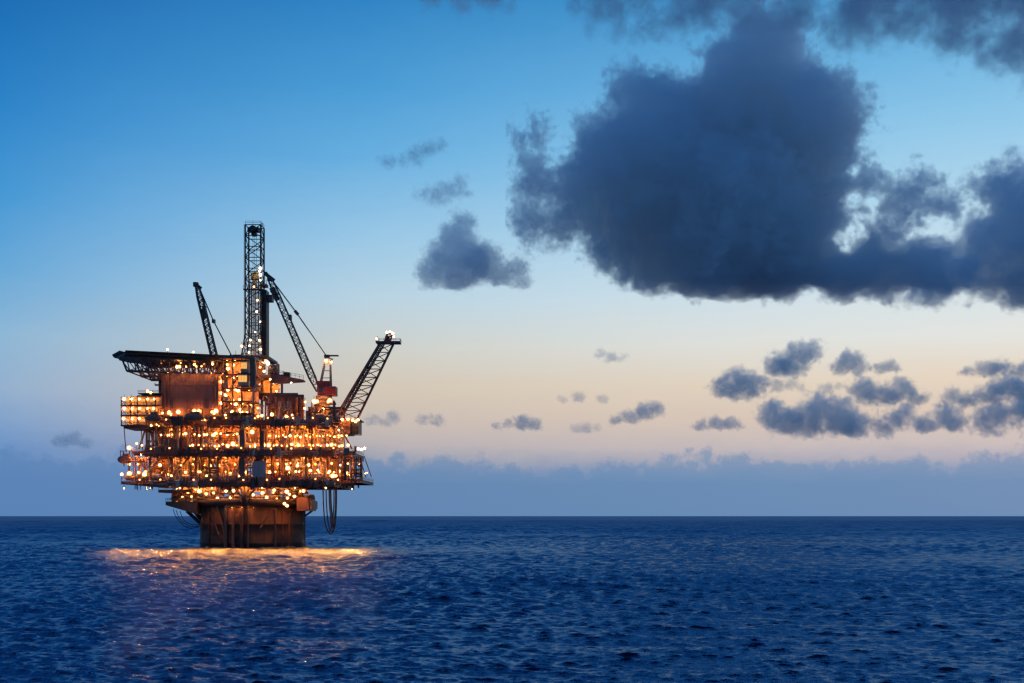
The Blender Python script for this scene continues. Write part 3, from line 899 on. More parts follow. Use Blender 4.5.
# the raked safety net round the rim
m = MB()
for i in range(len(pl)):
    a = Vector((*pl[i], zt - .3)); b = Vector((*pl[(i + 1) % len(pl)], zt - .3))
    d_ = (b - a).normalized(); o_ = Vector((d_.y, -d_.x, 0)) * 1.7
    if i == 1: continue
    n = max(2, int((b - a).length / 1.5))
    up = Vector((0, 0, .35))
    m.bar(a + o_ + up, b + o_ + up, .14); m.bar(a + o_ * .5 + up * .5, b + o_ * .5 + up * .5, .09)
    for k in range(n + 1):
        p = a.lerp(b, k / n); m.bar(p, p + o_ + up, .11)
    m.hexa([a + o_ * .05, b + o_ * .05, b + o_ + up * .92, a + o_ + up * .92] + [q + Vector((0, 0, .05)) for q in (a + o_ * .05, b + o_ * .05, b + o_ + up * .92, a + o_ + up * .92)])
m.build('safety_net', M['rope'], hd)
m = MB()
m.hexa([(xl + 6, HY0 + 1.5, zt - 1.7), (xr - .5, HY0 + 14.5, zt - 1.7), (xr - .5, HY1 - 1.5, zt - 1.7), (xl + 6, HY1 - 1.5, zt - 1.7), (xl + 6, HY0 + 1.5, zt - .91), (xr - .5, HY0 + 14.5, zt - .91), (xr - .5, HY1 - 1.5, zt - .91), (xl + 6, HY1 - 1.5, zt - .91)])
m.build('deck_girder', M['rope'], hd)
# truss under the deck: three planes of warren bracing with a bottom chord
zb_ = zf(371.5)
for ti in range(3):
    m = MB()
    def yy(x): return hfy(x) + 2.5 if ti == 0 else (379 if ti == 1 else HY1 - 3)
    def P3(x, z): return (x, yy(x), z)
    xb0, xe = xf(132.5, 370), xf(219, 372); n = 15
    m.bar(P3(xb0, zb_), P3(xe, zb_), .75)
    m.bar(P3(xl + 5, zt - 1.8), P3(xb0, zb_), .5)
    tops = [xl + 4.5 + (xe + 1 - xl - 4.5) * i / n for i in range(n + 1)]
    bots = [xb0 + (xe - xb0) * (i + .5) / n for i in range(n)]
    for i in range(n):
        m.bar(P3(tops[i], zt - 1.75), P3(bots[i], zb_), .3); m.bar(P3(bots[i], zb_), P3(tops[i + 1], zt - 1.75), .3)
    m.build('support_truss', M['brown' if ti else 'dark'], hd)
m = MB()
for i in range(12):
    x = xb0 + (xe - xb0) * i / 11
    m.bar((x, hfy(x) + 2.5, zb_), (x, HY1 - 3, zb_), .35)
    m.bar((x, hfy(x) + 2.5, zb_), (x + 2.4, 380, zt - 1.8), .22)
m.build('cross_beam', M['brown'], hd)
for px in (160, 176, 197, 216):
    m = MB(); m.tube((xf(px, 384), 384, zf(408)), (xf(px, 384), 384, zb_), .5, n=10); m.build('support_leg', M['brown'], hd)
m = MB(); m.box(xf(220, 374), xf(242, 374), 376.2, 376.6, zf(359, 374), zf(356.8, 374)); m.build('fascia_beam', M['wall'], hd)
m = MB(); m.box(xf(233, 378), xf(242.5, 378), 377, 381, zt + .01, zt + 1.1); m.bar((xf(235, 378), 379, zt + 1.1), (xf(235, 378), 379, zt + 2.6), .12); m.build('foam_cabinet', M['red'], hd)

# ------------------------------------------------------------------ big dark windowless block under the helideck
blk = thing('storage_block', (xf(190, 374), 374, ZC), 'big dark windowless steel block under the helicopter deck', 'steel building')
by = YF + 3
m = MB(); m.box(xf(161.5, by), xf(218.5, by), by, by + 17, zf(409, by), zf(373, by)); m.build('wall', M['wall'], blk)
m = MB()
for i in range(20):
    x = xf(162, by) + (xf(218, by) - xf(162, by)) * i / 19
    m.box(x - .09, x + .09, by - .14, by - .003, zf(408.6, by), zf(373.5, by))
for py in (385, 397):
    m.box(xf(162, by), xf(218, by), by - .2, by - .145, zf(py + .5, by), zf(py - .5, by))
m.build('wall_rib', M['wall'], blk)
m = MB(); m.box(xf(160.6, by), xf(219.4, by), by - .5, by + 17.5, zf(373, by) + .01, zf(372.3, by)); m.build('roof', M['dark'], blk)
m = MB(); m.box(xf(161.5, by), xf(218.5, by), by + .6, by + 16, zf(416, by), zf(409, by) - .01); m.build('base_frame', M['brown'], blk)
for k, (pa, pb, qa, qb) in enumerate(((170, 173, 408.4, 400), (204, 207, 408.4, 400), (180, 186, 381, 377.5), (196, 199, 390, 387.5), (210, 214, 382, 379))):
    m = MB(); m.box(xf(pa, by), xf(pb, by), by - .32, by - .146, zf(qa, by), zf(qb, by)); m.build('door' if k < 2 else 'vent', M['dark' if k < 2 else 'brown'], blk)
for px, py in ((155, 379), (155, 385)):
    m = MB(); m.bar(W(px, py, by), W(161, py, by), .5); m.bar(W(px, py - 2, by), W(px, py, by), .2); m.build('bracket', M['dark'], blk)
for px in (165, 168.5, 215):
    m = MB(); m.tube(W(px, 408, by - .5), W(px, 374, by - .5), .22, n=6); m.build('drain_pipe', M['brown'], blk)

# ------------------------------------------------------------------ living quarters: three lit galleries
lq = thing('living_quarters', (xf(138, 372), 372, zf(427)), 'three storey block of brightly lit open galleries overhanging the sea', 'living quarters')
LX0, LX1, LY = xf(119.5), xf(160), YF + 1
fl = [424.5, 414.5, 404.5, 395]
m = MB(); m.box(LX0 + 1.3, LX1, LY + 2.2, LY + 13, zf(424), zf(395.5)); m.build('wall', M['beige'], lq)
for i, py in enumerate(fl):
    z = zf(py)
    m = MB(); m.box(LX0 if i < 3 else xf(136), LX1, LY, LY + 14, z - .45, z); m.build('gallery_floor' if i < 3 else 'roof', M['brown'], lq)
    if i < 3:
        m = MB(); m.rail([(LX0 + .1, LY + 13, z), (LX0 + .1, LY + .1, z), (LX1, LY + .1, z)], h=1.1, step=1.4); m.build('railing', M['yellow'], lq)
for px in (120, 129.5, 136, 145, 154):
    m = MB(); x = xf(px); m.box(x - .14, x + .14, LY + .2, LY + .48, zf(424.5), zf(396.3)); m.build('column', M['brown'], lq)
for i in range(3):
    for px in (124, 132.5, 140, 149):
        f_ = MB(); x = xf(px); z = zf(fl[i]) + 1.0
        f_.box(x - .75, x + .75, LY + 2.1, LY + 2.19, z - .1, z + 1.3)
        w0 = f_.build('window', M['brown'], lq)
        g_ = MB(); g_.box(x - .62, x + .62, LY + 2.05, LY + 2.095, z, z + 1.2); g_.build('pane', M['window'], w0)
m = MB(); m.box(xf(122), xf(148), LY + .8, LY + 12, zf(428), zf(425.9)); m.build('base_frame', M['dark'], lq)
m = MB(); m.box(xf(136), xf(158), LY + 1, LY + 10, zf(393.2), zf(392.2)); m.rail([(xf(136), LY + 1, zf(392.2)), (xf(158), LY + 1, zf(392.2))], h=.8); m.build('roof_walkway', M['brown'], lq)

# ------------------------------------------------------------------ stair and machinery tower (219..252) with open floors
tw = thing('equipment_tower', (xf(235, 372), 372, ZC), 'tall open equipment tower full of lamps beside the big windowless block', 'tower')
TX0, TX1, TY = xf(220), xf(252), YF + 2
for py in (412, 400, 387, 373):
    m = MB(); m.box(TX0, TX1, TY, TY + 16, zf(py) - .4, zf(py)); o = m.build('floor', M['brown'], tw)
    m = MB(); m.rail([(TX0, TY + .1, zf(py)), (TX1, TY + .1, zf(py))], step=1.5); m.build('railing', M['pipe'], o)
m = MB(); m.box(TX0, TX1, TY + 8, TY + 8.4, ZC, zf(357)); m.build('back_wall', M['beige'], tw)
m = MB(); m.box(TX0 - .2, TX1 + .4, TY - .2, TY + 16, zf(357.5), zf(355.6)); m.build('roof', M['wall'], tw)
for px in (220.5, 231, 240, 251.5):
    m = MB(); x = xf(px); m.box(x - .2, x + .2, TY + .15, TY + .55, ZC, zf(357.5) - .01); m.build('column', M['brown'], tw)
for a, b in (((221, 411), (231, 401)), ((231, 400), (222, 388)), ((232, 386), (240, 374)), ((240, 411), (251, 401))):
    m = MB(); m.bar(W(*a, TY + .4), W(*b, TY + .4), .3); m.build('brace', M['red'], tw)
m = MB(); m.box(xf(249), xf(254), TY - .6, TY + 1, zf(386), zf(357.6)); m.build('cable_shaft', M['brown'], tw)
# the two glowing control cabins
for k, (p0, p1, q0, q1) in enumerate(((240.8, 247.2, 372.3, 361), (238, 247.2, 385.5, 374))):
    cb = thing('control_cabin', (xf((p0 + p1) / 2, TY - .6), TY + 1, zf(q0)), 'glowing yellow control cabin on the tower, ' + ('just under the roof' if k == 0 else 'one floor below the top one'), 'cabin')
    m = MB(); m.box(xf(p0, TY - .9), xf(p1, TY - .9), TY - .9, TY + 4, zf(q0, TY - .9), zf(q1, TY - .9)); m.build('wall', M['beige'], cb)
    for j in range(3):
        a = p0 + .35 + (p1 - p0 - .4) / 3 * j; b = a + (p1 - p0 - 1.3) / 3
        m = MB(); m.box(xf(a, TY - .95), xf(b, TY - .95), TY - .96, TY - .905, zf(q0 - 3.6, TY - .95), zf(q1 + 1.4, TY - .95)); m.build('window', M['window'], cb)
    m = MB(); m.box(xf(p0 - .4, TY - 1), xf(p1 + .3, TY - 1), TY - 1.1, TY + 4.2, zf(q1, TY) + .01, zf(q1 - .7, TY)); m.build('roof', M['brown'], cb)

# ------------------------------------------------------------------ derrick
DY = 392.0
D0x, D1x = xf(247.0, DY), xf(262.4, DY)
dh = (D1x - D0x) / 2
dcx = (D0x + D1x) / 2
dz0, dz1 = zf(357, DY), zf(226.5, DY)
der = thing('drilling_derrick', (dcx, DY, dz0), 'tall dark lattice drilling derrick rising above the platform', 'derrick')
zk = zf(335, DY)
def sq(h, z): return [(dcx - h, DY - h, z), (dcx + h, DY - h, z), (dcx + h, DY + h, z), (dcx - h, DY + h, z)]
m = MB(); m.lattice(sq(dh + 1.0, dz0), sq(dh, zk), 2, .42, .22, True); m.lattice(sq(dh, zk), sq(dh, dz1), 10, .46, .24, False); m.build('mast', M['dark'], der)
m = MB(); m.box(dcx - 2.2, dcx + 1.6, DY - 1.4, DY + 1.4, zf(232, DY), zf(228, DY)); m.lathe((dcx - .3, DY - 1.6, zf(230, DY)), [(.1, -.3), (1.2, -.3), (1.2, .3), (.1, .3)], 12, 'y')
m.box(dcx - 1, dcx + .6, DY - 1, DY + 1, zf(236, DY), zf(232, DY) - .01)
m.build('crown_block', M['dark'], der)
m = MB(); m.rail([(D0x, DY - dh, dz1), (D1x, DY - dh, dz1), (D1x, DY + dh, dz1)], h=1.2); m.build('top_railing', M['dark'], der)
m = MB(); m.bar((D1x - .2, DY, dz1), (D1x - .2, DY, zf(223, DY)), .16); m.bar((D1x - 2.4, DY, dz1), (D1x - 2.4, DY, zf(224.5, DY)), .12); m.build('antenna', M['dark'], der)
for dx in (-.6, 0, .6):
    m = MB(); m.tube((dcx + dx, DY, zf(236, DY)), (dcx + dx, DY, zf(274, DY)), .06, n=5); m.build('hoist_line', M['dark'], der)
m = MB(); m.box(dcx - 1.2, dcx + 1.2, DY - .9, DY + .9, zf(280, DY), zf(273, DY)); m.lathe((dcx, DY, zf(284, DY)), [(.2, -1.5), (.8, -1), (.9, .9), (.3, 1.3)], 10); m.build('travelling_block', M['yellow'], der)
for i in range(10):
    m = MB(); x = dcx - 1.8 + .4 * i; m.tube((x, DY - 1.3 + .25 * (i % 3), dz0), (x, DY - 1.3 + .25 * (i % 3), zf(277 + 3 * (i % 4), DY)), .15, n=6); m.build('drill_pipe', M['pipe'], der)
m = MB(); m.box(D0x - .6, D1x + .8, DY - dh - .6, DY - dh + .6, zf(291.5, DY), zf(290.5, DY)); m.rail([(D0x - .6, DY - dh - .5, zf(290.5, DY)), (D1x + .8, DY - dh - .5, zf(290.5, DY))], h=1.1, step=1.3); m.build('racking_board', M['brown'], der)
m = MB(); m.box(xf(263, DY), xf(267.6, DY), DY - 2, DY + 2.5, dz0, zf(291, DY)); 
for i in range(7):
    x = xf(263.3, DY) + i * .24; m.tube((x, DY - 2.2, dz0), (x, DY - 2.2, zf(291, DY)), .12, n=6)
m.build('pipe_stack', M['dark'], der)
m = MB(); m.box(xf(268, DY), xf(273, DY), DY - 1.5, DY + 1.5, zf(302, DY), zf(295.5, DY)); m.box(xf(262, DY), xf(267.4, DY), DY - 1.5, DY + 1.5, zf(287.2, DY), zf(284.4, DY)); m.rail([(xf(262, DY), DY - 1.5, zf(284.4, DY)), (xf(267.4, DY), DY - 1.5, zf(284.4, DY))]); m.build('monkey_board', M['dark'], der)
for dx in (-dh - .1, dh + .2):
    m = MB()
    for q in (-.25, .25): m.bar((dcx + dx + q, DY - dh - .35, dz0), (dcx + dx + q, DY - dh - .35, dz1), .07)
    for i in range(70): m.bar((dcx + dx - .25, DY - dh - .35, dz0 + (dz1 - dz0) * i / 70), (dcx + dx + .25, DY - dh - .35, dz0 + (dz1 - dz0) * i / 70), .05)
    m.build('ladder', M['dark'], der)

# ------------------------------------------------------------------ drill floor under the derrick and the machinery beside it
df = thing('drill_floor', (xf(262, 386), 386, ZC), 'stepped drill floor substructure under the lattice derrick', 'drill floor')
m = MB(); m.box(xf(243, 384), xf(268, 384), 384, 400, zf(358, 384), zf(355.5, 384)); m.build('floor', M['dark'], df)
m = MB(); m.box(xf(250, 385), xf(284, 385), 385, 401, zf(378, 385), zf(374.5, 385)); m.build('floor', M['brown'], df)
m = MB(); m.box(xf(252, 384), xf(292, 384), 384, 402, zf(396, 384), zf(393, 384)); m.build('floor', M['brown'], df)
for px in (253, 262, 271, 282):
    m = MB(); x = xf(px, 386); m.box(x - .35, x + .35, 385.6, 386.3, ZC, zf(374.5, 386)); m.build('column', M['brown'], df)
m = MB(); m.box(xf(254, 392), xf(280, 392), 391, 391.4, zf(393, 391), zf(378.2, 391)); m.build('wall', M['beige'], df)
m = MB(); m.box(xf(248, 392), xf(266, 392), 391, 391.4, zf(374.3, 391), zf(358.2, 391)); m.build('wall', M['brown'], df)
m = MB(); m.rail([(xf(250, 385), 385, zf(374.5, 385)), (xf(284, 385), 385, zf(374.5, 385))], step=1.5); m.build('railing', M['pipe'], df)
dm = thing('blower_house', (xf(273, 386), 387, zf(373, 386)), 'dark domed blower house on the drill floor at the foot of the derrick', 'machine')
m = MB(); m.lathe((xf(273, 388), 388, zf(374.4, 388)), [(1.75, 0), (1.75, 1.6), (1.6, 2.4), (1.1, 3.1), (.3, 3.4)], 18); m.build('body', M['dark'], dm)
m = MB(); m.box(xf(276.5, 388), xf(279, 388), 387, 389, zf(374.4, 388), zf(364, 388)); m.build('duct', M['dark'], dm)
# pointed gantry walkway
gw = thing('gantry_walkway', (xf(290, 382), 382, zf(384, 382)), 'dark tapering gantry jutting from the drill floor towards the red crane', 'gantry')
m = MB()
a0, a1 = W(272, 375, 382), W(304.5, 381, 382)
for y in (380.5, 383.5):
    m.hexa([(a0.x, y - .2, zf(384, 382)), (a1.x, y - .2, zf(381.8, 382)), (a1.x, y + .2, zf(381.8, 382)), (a0.x, y + .2, zf(384, 382)), (a0.x, y - .2, zf(374, 382)), (a1.x, y - .2, zf(380.2, 382)), (a1.x, y + .2, zf(380.2, 382)), (a0.x, y + .2, zf(374, 382))])
m.box(a0.x, a1.x, 380.71, 383.29, zf(381.6, 382), zf(381, 382))
m.build('girder', M['wall'], gw)
m = MB(); m.rail([(a0.x, 380.5, zf(374, 382)), (xf(296, 382), 380.5, zf(378.4, 382)), (a1.x, 380.5, zf(380.2, 382))], h=1.4, step=1.2); m.build('railing', M['dark'], gw)
m = MB(); m.box(xf(284, 382), xf(290, 382), 381, 383, zf(378, 382), zf(372.5, 382)); m.build('winch', M['dark'], gw)

# ------------------------------------------------------------------ row of dark upright tanks
for i in range(11):
    px = 270 + i * 3.25
    Y = YF + 12 + (i % 2) * 2.2
    tk = thing('storage_tank', (xf(px, Y), Y, ZC), 'dark upright cylindrical tank in the row right of the derrick foot', 'tank', 'row of upright tanks')
    h = zf(396 - 2.5 * (i in (6, 7, 8)), Y) - ZC - 2.4
    m = MB(); m.lathe((xf(px, Y), Y, ZC + 2.4), [(.2, -.5), (.62, 0), (.62, h - .4), (.45, h - .1), (.1, h)], 14); m.build('shell', M['wall'], tk)
    for a in (0, 2.09, 4.19):
        m = MB(); m.bar((xf(px, Y) + .5 * math.cos(a), Y + .5 * math.sin(a), ZC), (xf(px, Y) + .5 * math.cos(a), Y + .5 * math.sin(a), ZC + 2.4), .16); m.build('leg', M['dark'], tk)
fr = thing('tank_frame', (xf(286, YF + 10), YF + 11, ZC), 'dark steel frame holding the row of upright tanks', 'frame')
m = MB(); m.box(xf(267, YF + 9), xf(304, YF + 9), YF + 8.7, YF + 9.1, zf(397, YF + 9), zf(394.6, YF + 9)); m.box(xf(274, YF + 9), xf(298, YF + 9), YF + 8.7, YF + 9.1, zf(394.5, YF + 9), zf(393, YF + 9)); m.build('top_beam', M['dark'], fr)
m = MB(); m.box(xf(267, YF + 9), xf(304, YF + 9), YF + 8.8, YF + 9.0, zf(411, YF + 9), zf(410, YF + 9)); m.build('middle_beam', M['brown'], fr)
for px in (268, 280, 292, 303):
    m = MB(); x = xf(px, YF + 9); m.box(x - .2, x + .2, YF + 8.6, YF + 9.2, ZC, zf(397, YF + 9) - .01); m.build('post', M['brown'], fr)

# ------------------------------------------------------------------ cranes
def boom(m, foot, tip, w0, w1, n, chord=.28, brace=.15, side=Vector((0, 1, 0))):
    foot, tip = Vector(foot), Vector(tip)
    d_ = (tip - foot).normalized()
    up = side.cross(d_).normalized()
    def ring(c, w_): return [c - side * w_ / 2 - up * w_ / 2, c + side * w_ / 2 - up * w_ / 2, c + side * w_ / 2 + up * w_ / 2, c - side * w_ / 2 + up * w_ / 2]
    k1, k2 = foot.lerp(tip, .12), foot.lerp(tip, .86)
    m.lattice(ring(foot, w0 * .5), ring(k1, w0), 2, chord, brace)
    m.lattice(ring(k1, w0), ring(k2, w0 * .85), n, chord, brace)
    m.lattice(ring(k2, w0 * .85), ring(tip, w1), 3, chord, brace)
    return d_, up
# crane behind the helideck
cy_ = 402.0
c1 = thing('pedestal_crane', (xf(222, cy_), cy_, ZC), 'dark lattice boom crane standing behind the helicopter deck', 'crane')
m = MB(); m.tube((xf(222, cy_), cy_, ZC), (xf(222, cy_), cy_, zf(376, cy_)), 1.5, n=16); m.build('pedestal', M['brown'], c1)
m = MB(); m.box(xf(217.5, cy_), xf(231, cy_), cy_ - 2, cy_ + 2, zf(376, cy_) + .01, zf(366, cy_)); m.build('house', M['red'], c1)
m = MB(); tip = W(197, 285, cy_); boom(m, W(217.5, 370, cy_), tip, 2.0, 1.0, 15, .42, .2); m.build('boom', M['dark'], c1)
m = MB(); m.bar(tip + Vector((-.9, 0, .6)), tip + Vector((1.4, 0, -1.2)), 1.1); m.box(tip.x - 1.2, tip.x + .4, cy_ - .8, cy_ + .8, tip.z - .6, tip.z + .9); m.build('boom_head', M['dark'], c1)
m = MB(); m.box(xf(202.6, cy_), xf(206, cy_), cy_ - .9, cy_ + .9, zf(318, cy_), zf(306, cy_)); m.build('boom_stop', M['dark'], c1)
for dy in (-.5, .5):
    m = MB(); m.bar((xf(226, cy_), cy_ + dy * 3, zf(366, cy_)), (xf(231, cy_), cy_ + dy, zf(354.5, cy_)), .35); m.bar((xf(231, cy_), cy_ + dy, zf(354.5, cy_)), (xf(231, cy_), cy_ + dy * 3, zf(366, cy_)), .3); m.build('gantry_leg', M['dark'], c1)
    blk_ = W(213.5, 321, cy_) + Vector((0, dy, 0))
    m = MB(); m.path([tip + Vector((.3, dy, .3)), blk_, (xf(231, cy_), cy_ + dy, zf(354.5, cy_))], .13, 5); m.build('pendant_line', M['dark'], c1)
m = MB(); m.box(xf(212.4, cy_), xf(215, cy_), cy_ - .9, cy_ + .9, zf(323, cy_), zf(319.5, cy_)); m.build('pendant_block', M['dark'], c1)

# red crane by the tanks
cy2 = 380.0
c2 = thing('pedestal_crane', (xf(324, cy2), cy2, ZC), 'red pedestal crane with its long boom raised towards the derrick', 'crane')
cx2 = xf(324, cy2)
m = MB(); m.tube((cx2, cy2, ZC), (cx2, cy2, zf(399, cy2)), 2.0, 1.8, n=18); m.tube((cx2, cy2, zf(399, cy2)), (cx2, cy2, zf(396, cy2)), 2.7, n=18); m.build('pedestal', M['beige'], c2)
m = MB(); m.box(xf(315, cy2), xf(334, cy2), cy2 - 2.6, cy2 + 2.6, zf(404.2, cy2), zf(403.2, cy2)); o = m.build('access_platform', M['brown'], c2)
m = MB(); m.rail([(xf(315, cy2), cy2 - 2.6, zf(403.2, cy2)), (xf(334, cy2), cy2 - 2.6, zf(403.2, cy2))], step=1.2); m.build('railing', M['pipe'], o)
m = MB(); m.box(xf(318.5, cy2), xf(336.5, cy2), cy2 - 2.2, cy2 + 2.4, zf(395.8, cy2), zf(387, cy2)); m.box(xf(318.5, cy2), xf(331, cy2), cy2 - 1.8, cy2 + 1.8, zf(386.98, cy2), zf(381.5, cy2)); h2 = m.build('house', M['red'], c2)
m = MB(); m.box(xf(320, cy2), xf(324.5, cy2), cy2 - 2.26, cy2 - 2.21, zf(393, cy2), zf(388.5, cy2)); m.build('cab_window', M['glass'], h2)
apex = W(327.5, 358, cy2)
for dx0 in (320, 331):
    for dy in (-1.3, 1.3):
        m = MB(); m.bar((xf(dx0, cy2), cy2 + dy, zf(387, cy2)), apex + Vector((-.6 if dx0 == 320 else .9, dy * .4, 0)), .42); m.build('gantry_leg', M['beige'], c2)
m = MB()
for q in (.3, .55, .8):
    A = Vector((xf(320, cy2), cy2 - 1.3, zf(387, cy2))).lerp(apex + Vector((-.6, -.5, 0)), q); B = Vector((xf(331, cy2), cy2 - 1.3, zf(387, cy2))).lerp(apex + Vector((.9, -.5, 0)), q)
    m.bar(A, B, .22)
m.build('gantry_rung', M['beige'], c2)
m = MB(); m.box(xf(324.5, cy2), xf(329.5, cy2), cy2 - 1, cy2 + 1, zf(358, cy2), zf(355, cy2)); m.box(xf(327, cy2), xf(338.5, cy2), cy2 - .8, cy2 + .8, zf(356.2, cy2), zf(355.2, cy2)); m.box(xf(329, cy2), xf(333, cy2), cy2 - .6, cy2 + .6, zf(359.5, cy2), zf(358.8, cy2)); m.build('gantry_head', M['dark'], c2)
tip2 = W(270, 279, cy2)
m = MB(); boom(m, W(318, 391, cy2), tip2, 2.1, 1.3, 20, .36, .17); m.build('boom', M['brown'], c2)
m = MB(); m.bar(W(264.8, 273.3, cy2), W(274, 280.5, cy2), 1.2); m.box(xf(267.5, cy2), xf(272, cy2), cy2 - .8, cy2 + .8, zf(281, cy2), zf(277, cy2)); m.tube(W(266, 274, cy2) + Vector((0, -.7, 0)), W(266, 274, cy2) + Vector((0, .7, 0)), .7, n=12); m.build('boom_head', M['dark'], c2)
m = MB(); m.bar(W(272, 288, cy2), W(277.5, 300, cy2), 1.7); m.build('boom_stiffener', M['dark'], c2)
m = MB(); m.box(xf(289, cy2), xf(291.5, cy2), cy2 - 1, cy2 + 1, zf(320, cy2), zf(315, cy2)); m.build('boom_light_box', M['dark'], c2)
for dy in (-.55, .55):
    m = MB(); m.path([tip2 + Vector((.2, dy, .4)), W(296.5, 312.5, cy2) + Vector((0, dy, 0)), apex + Vector((-.3, dy, .6))], .14, 5); m.build('pendant_line', M['dark'], c2)
m = MB(); m.tube(tip2 + Vector((0, 0, .4)), apex + Vector((0, 0, .4)), .05, n=4); m.build('hoist_line', M['dark'], c2)
m = MB(); m.bar(W(295, 311, cy2), W(298, 314.5, cy2), 1.3, 1.0); m.build('pendant_block', M['dark'], c2)
m = MB(); m.tube(W(271.3, 280, cy2), W(271.3, 290, cy2), .07, n=5); m.lathe(W(271.3, 291, cy2), [(.1, -.6), (.4, -.4), (.4, .4), (.1, .6)], 8); m.build('hook_block', M['dark'], c2)

# leaning lattice boom with the lamp platform at its tip
by_ = 383.0
fb = thing('flare_boom', (xf(348, by_), by_, zf(419, by_)), 'leaning lattice boom with a lit platform at its tip, standing at the deck edge', 'boom')
m = MB()
base = [W(335, 419, by_ - 3), W(358, 419, by_ - 3), W(357, 419, by_ + 3), W(334, 419, by_ + 3)]
tipr = [W(379.5, 344, by_ - 1.6), W(394, 344, by_ - 1.6), W(393, 344, by_ + 1.6), W(379, 344, by_ + 1.6)]
m.lattice(base, tipr, 9, .45, .26)
m.build('lattice', M['brown'], fb)
m = MB()
for dx in (0, 5.5):
    m.bar(W(336.5 + dx, 417, by_ - 2.2), W(380.3 + dx * .75, 344, by_ - 1.5), .5)
for i in range(34):
    q = i / 33
    m.bar(W(336.5, 417, by_ - 2.2).lerp(W(380.3, 344, by_ - 1.5), q), W(342, 417, by_ - 2.2).lerp(W(384.4, 344, by_ - 1.5), q), .25)
m.build('ladderway', M['dark'], fb)
for k in range(3):
    m = MB(); m.tube(W(338 + k * 2, 418, by_ - 1), W(381 + k * 1.6, 344, by_ - .6), .2, n=6); m.build('flare_pipe', M['brown'], fb)
m = MB(); m.box(xf(376.4, by_), xf(400.6, by_), by_ - 2.4, by_ + 2.4, zf(343.6, by_), zf(342, by_)); tp = m.build('tip_platform', M['dark'], fb)
m = MB(); m.rail([(xf(376.4, by_), by_ + 2.4, zf(342, by_)), (xf(376.4, by_), by_ - 2.3, zf(342, by_)), (xf(400.6, by_), by_ - 2.3, zf(342, by_)), (xf(400.6, by_), by_ + 2.3, zf(342, by_))], h=.9, step=1.3); m.build('railing', M['dark'], tp)
m = MB()
for dy in (-1, 1):
    m.bar(W(384.5, 342, by_ + dy), W(387.5, 333.5, by_ + dy), .6); m.bar(W(387.5, 333.5, by_ + dy), W(393, 334, by_ + dy), .5); m.bar(W(393, 334, by_ + dy), W(389.5, 342, by_ + dy), .5); m.bar(W(385, 340, by_ + dy), W(392, 335, by_ + dy), .4)
m.box(xf(385.5, by_), xf(389.5, by_), by_ - 1.2, by_ + 1.2, zf(342, by_) + .01, zf(336.5, by_))
m.build('flare_tip', M['red'], fb)
m = MB(); m.bar(W(379, 342, by_), W(377.3, 336, by_), .16); m.build('davit', M['dark'], fb)
# its foot house on the deck edge
fh = thing('boom_foot_house', (xf(350, 380), 384, zf(434)), 'dark boxy housing at the deck edge under the leaning lattice boom', 'housing')
m = MB(); m.box(xf(335, 379), xf(350, 379), 379, 390, zf(434, 379), zf(420, 379)); m.build('wall', M['wall'], fh)
m = MB(); m.box(xf(351, 381), xf(359, 381), 380, 388, zf(434, 381), zf(420.5, 381)); m.build('side_box', M['rope'], fh)
m = MB(); m.box(xf(334, 379), xf(359.5, 379), 378.4, 390.5, zf(420, 379) + .01, zf(418.9, 379)); o = m.build('roof', M['brown'], fh)
m = MB(); m.rail([(xf(334, 379), 378.5, zf(418.9, 379)), (xf(359.5, 379), 378.5, zf(418.9, 379))], step=1.4); m.build('railing', M['pipe'], o)
m = MB(); m.box(xf(335, 379), xf(350, 379), 378.8, 378.99, zf(428, 379), zf(427, 379)); m.build('band', M['brown'], fh)

# ------------------------------------------------------------------ lifeboats
def lifeboat(px, py, Y, L, label, nose=False):
    c = W(px, py, Y)
    o = thing('lifeboat', c - Vector((0, 0, 1.4)), label, 'lifeboat', 'enclosed lifeboats on davits')
    m = MB(); m.lathe(c, [(.05, -L / 2), (.75, -L * .42), (1.25, -L * .25), (1.4, 0), (1.25, L * .28), (.8, L * .43), (.1, L / 2)], 14, 'x')
    b = m.build('hull', M['wall'], o)
    m = MB(); m.box(c.x - L * .12, c.x + L * .3, c.y - .7, c.y + .7, c.z + 1.1, c.z + 1.9); m.build('canopy', M['wall'], o)
    for dx in (-L * .3, L * .3):
        m = MB(); m.bar((c.x + dx, c.y, c.z + 1), (c.x + dx, c.y, c.z + 2.8), .2); m.bar((c.x + dx, c.y, c.z + 2.8), (c.x + dx, c.y + 3.0, c.z + 2.8), .25); m.bar((c.x + dx, c.y + 3, c.z + 2.8), (c.x + dx, c.y + 3.6, c.z - 2.0), .3); m.build('davit', M['brown'], o)
    return o
lifeboat(153, 418, YF - 1.6, 5.6, 'dark enclosed lifeboat beside the brightly lit galleries')
lifeboat(193.5, 417.5, YF - 1.6, 6.8, 'dark enclosed lifeboat hanging below the big windowless block')
lifeboat(125, 459.5, YF + 4, 5.0, 'dark pointed lifeboat jutting out at the end of the main deck')

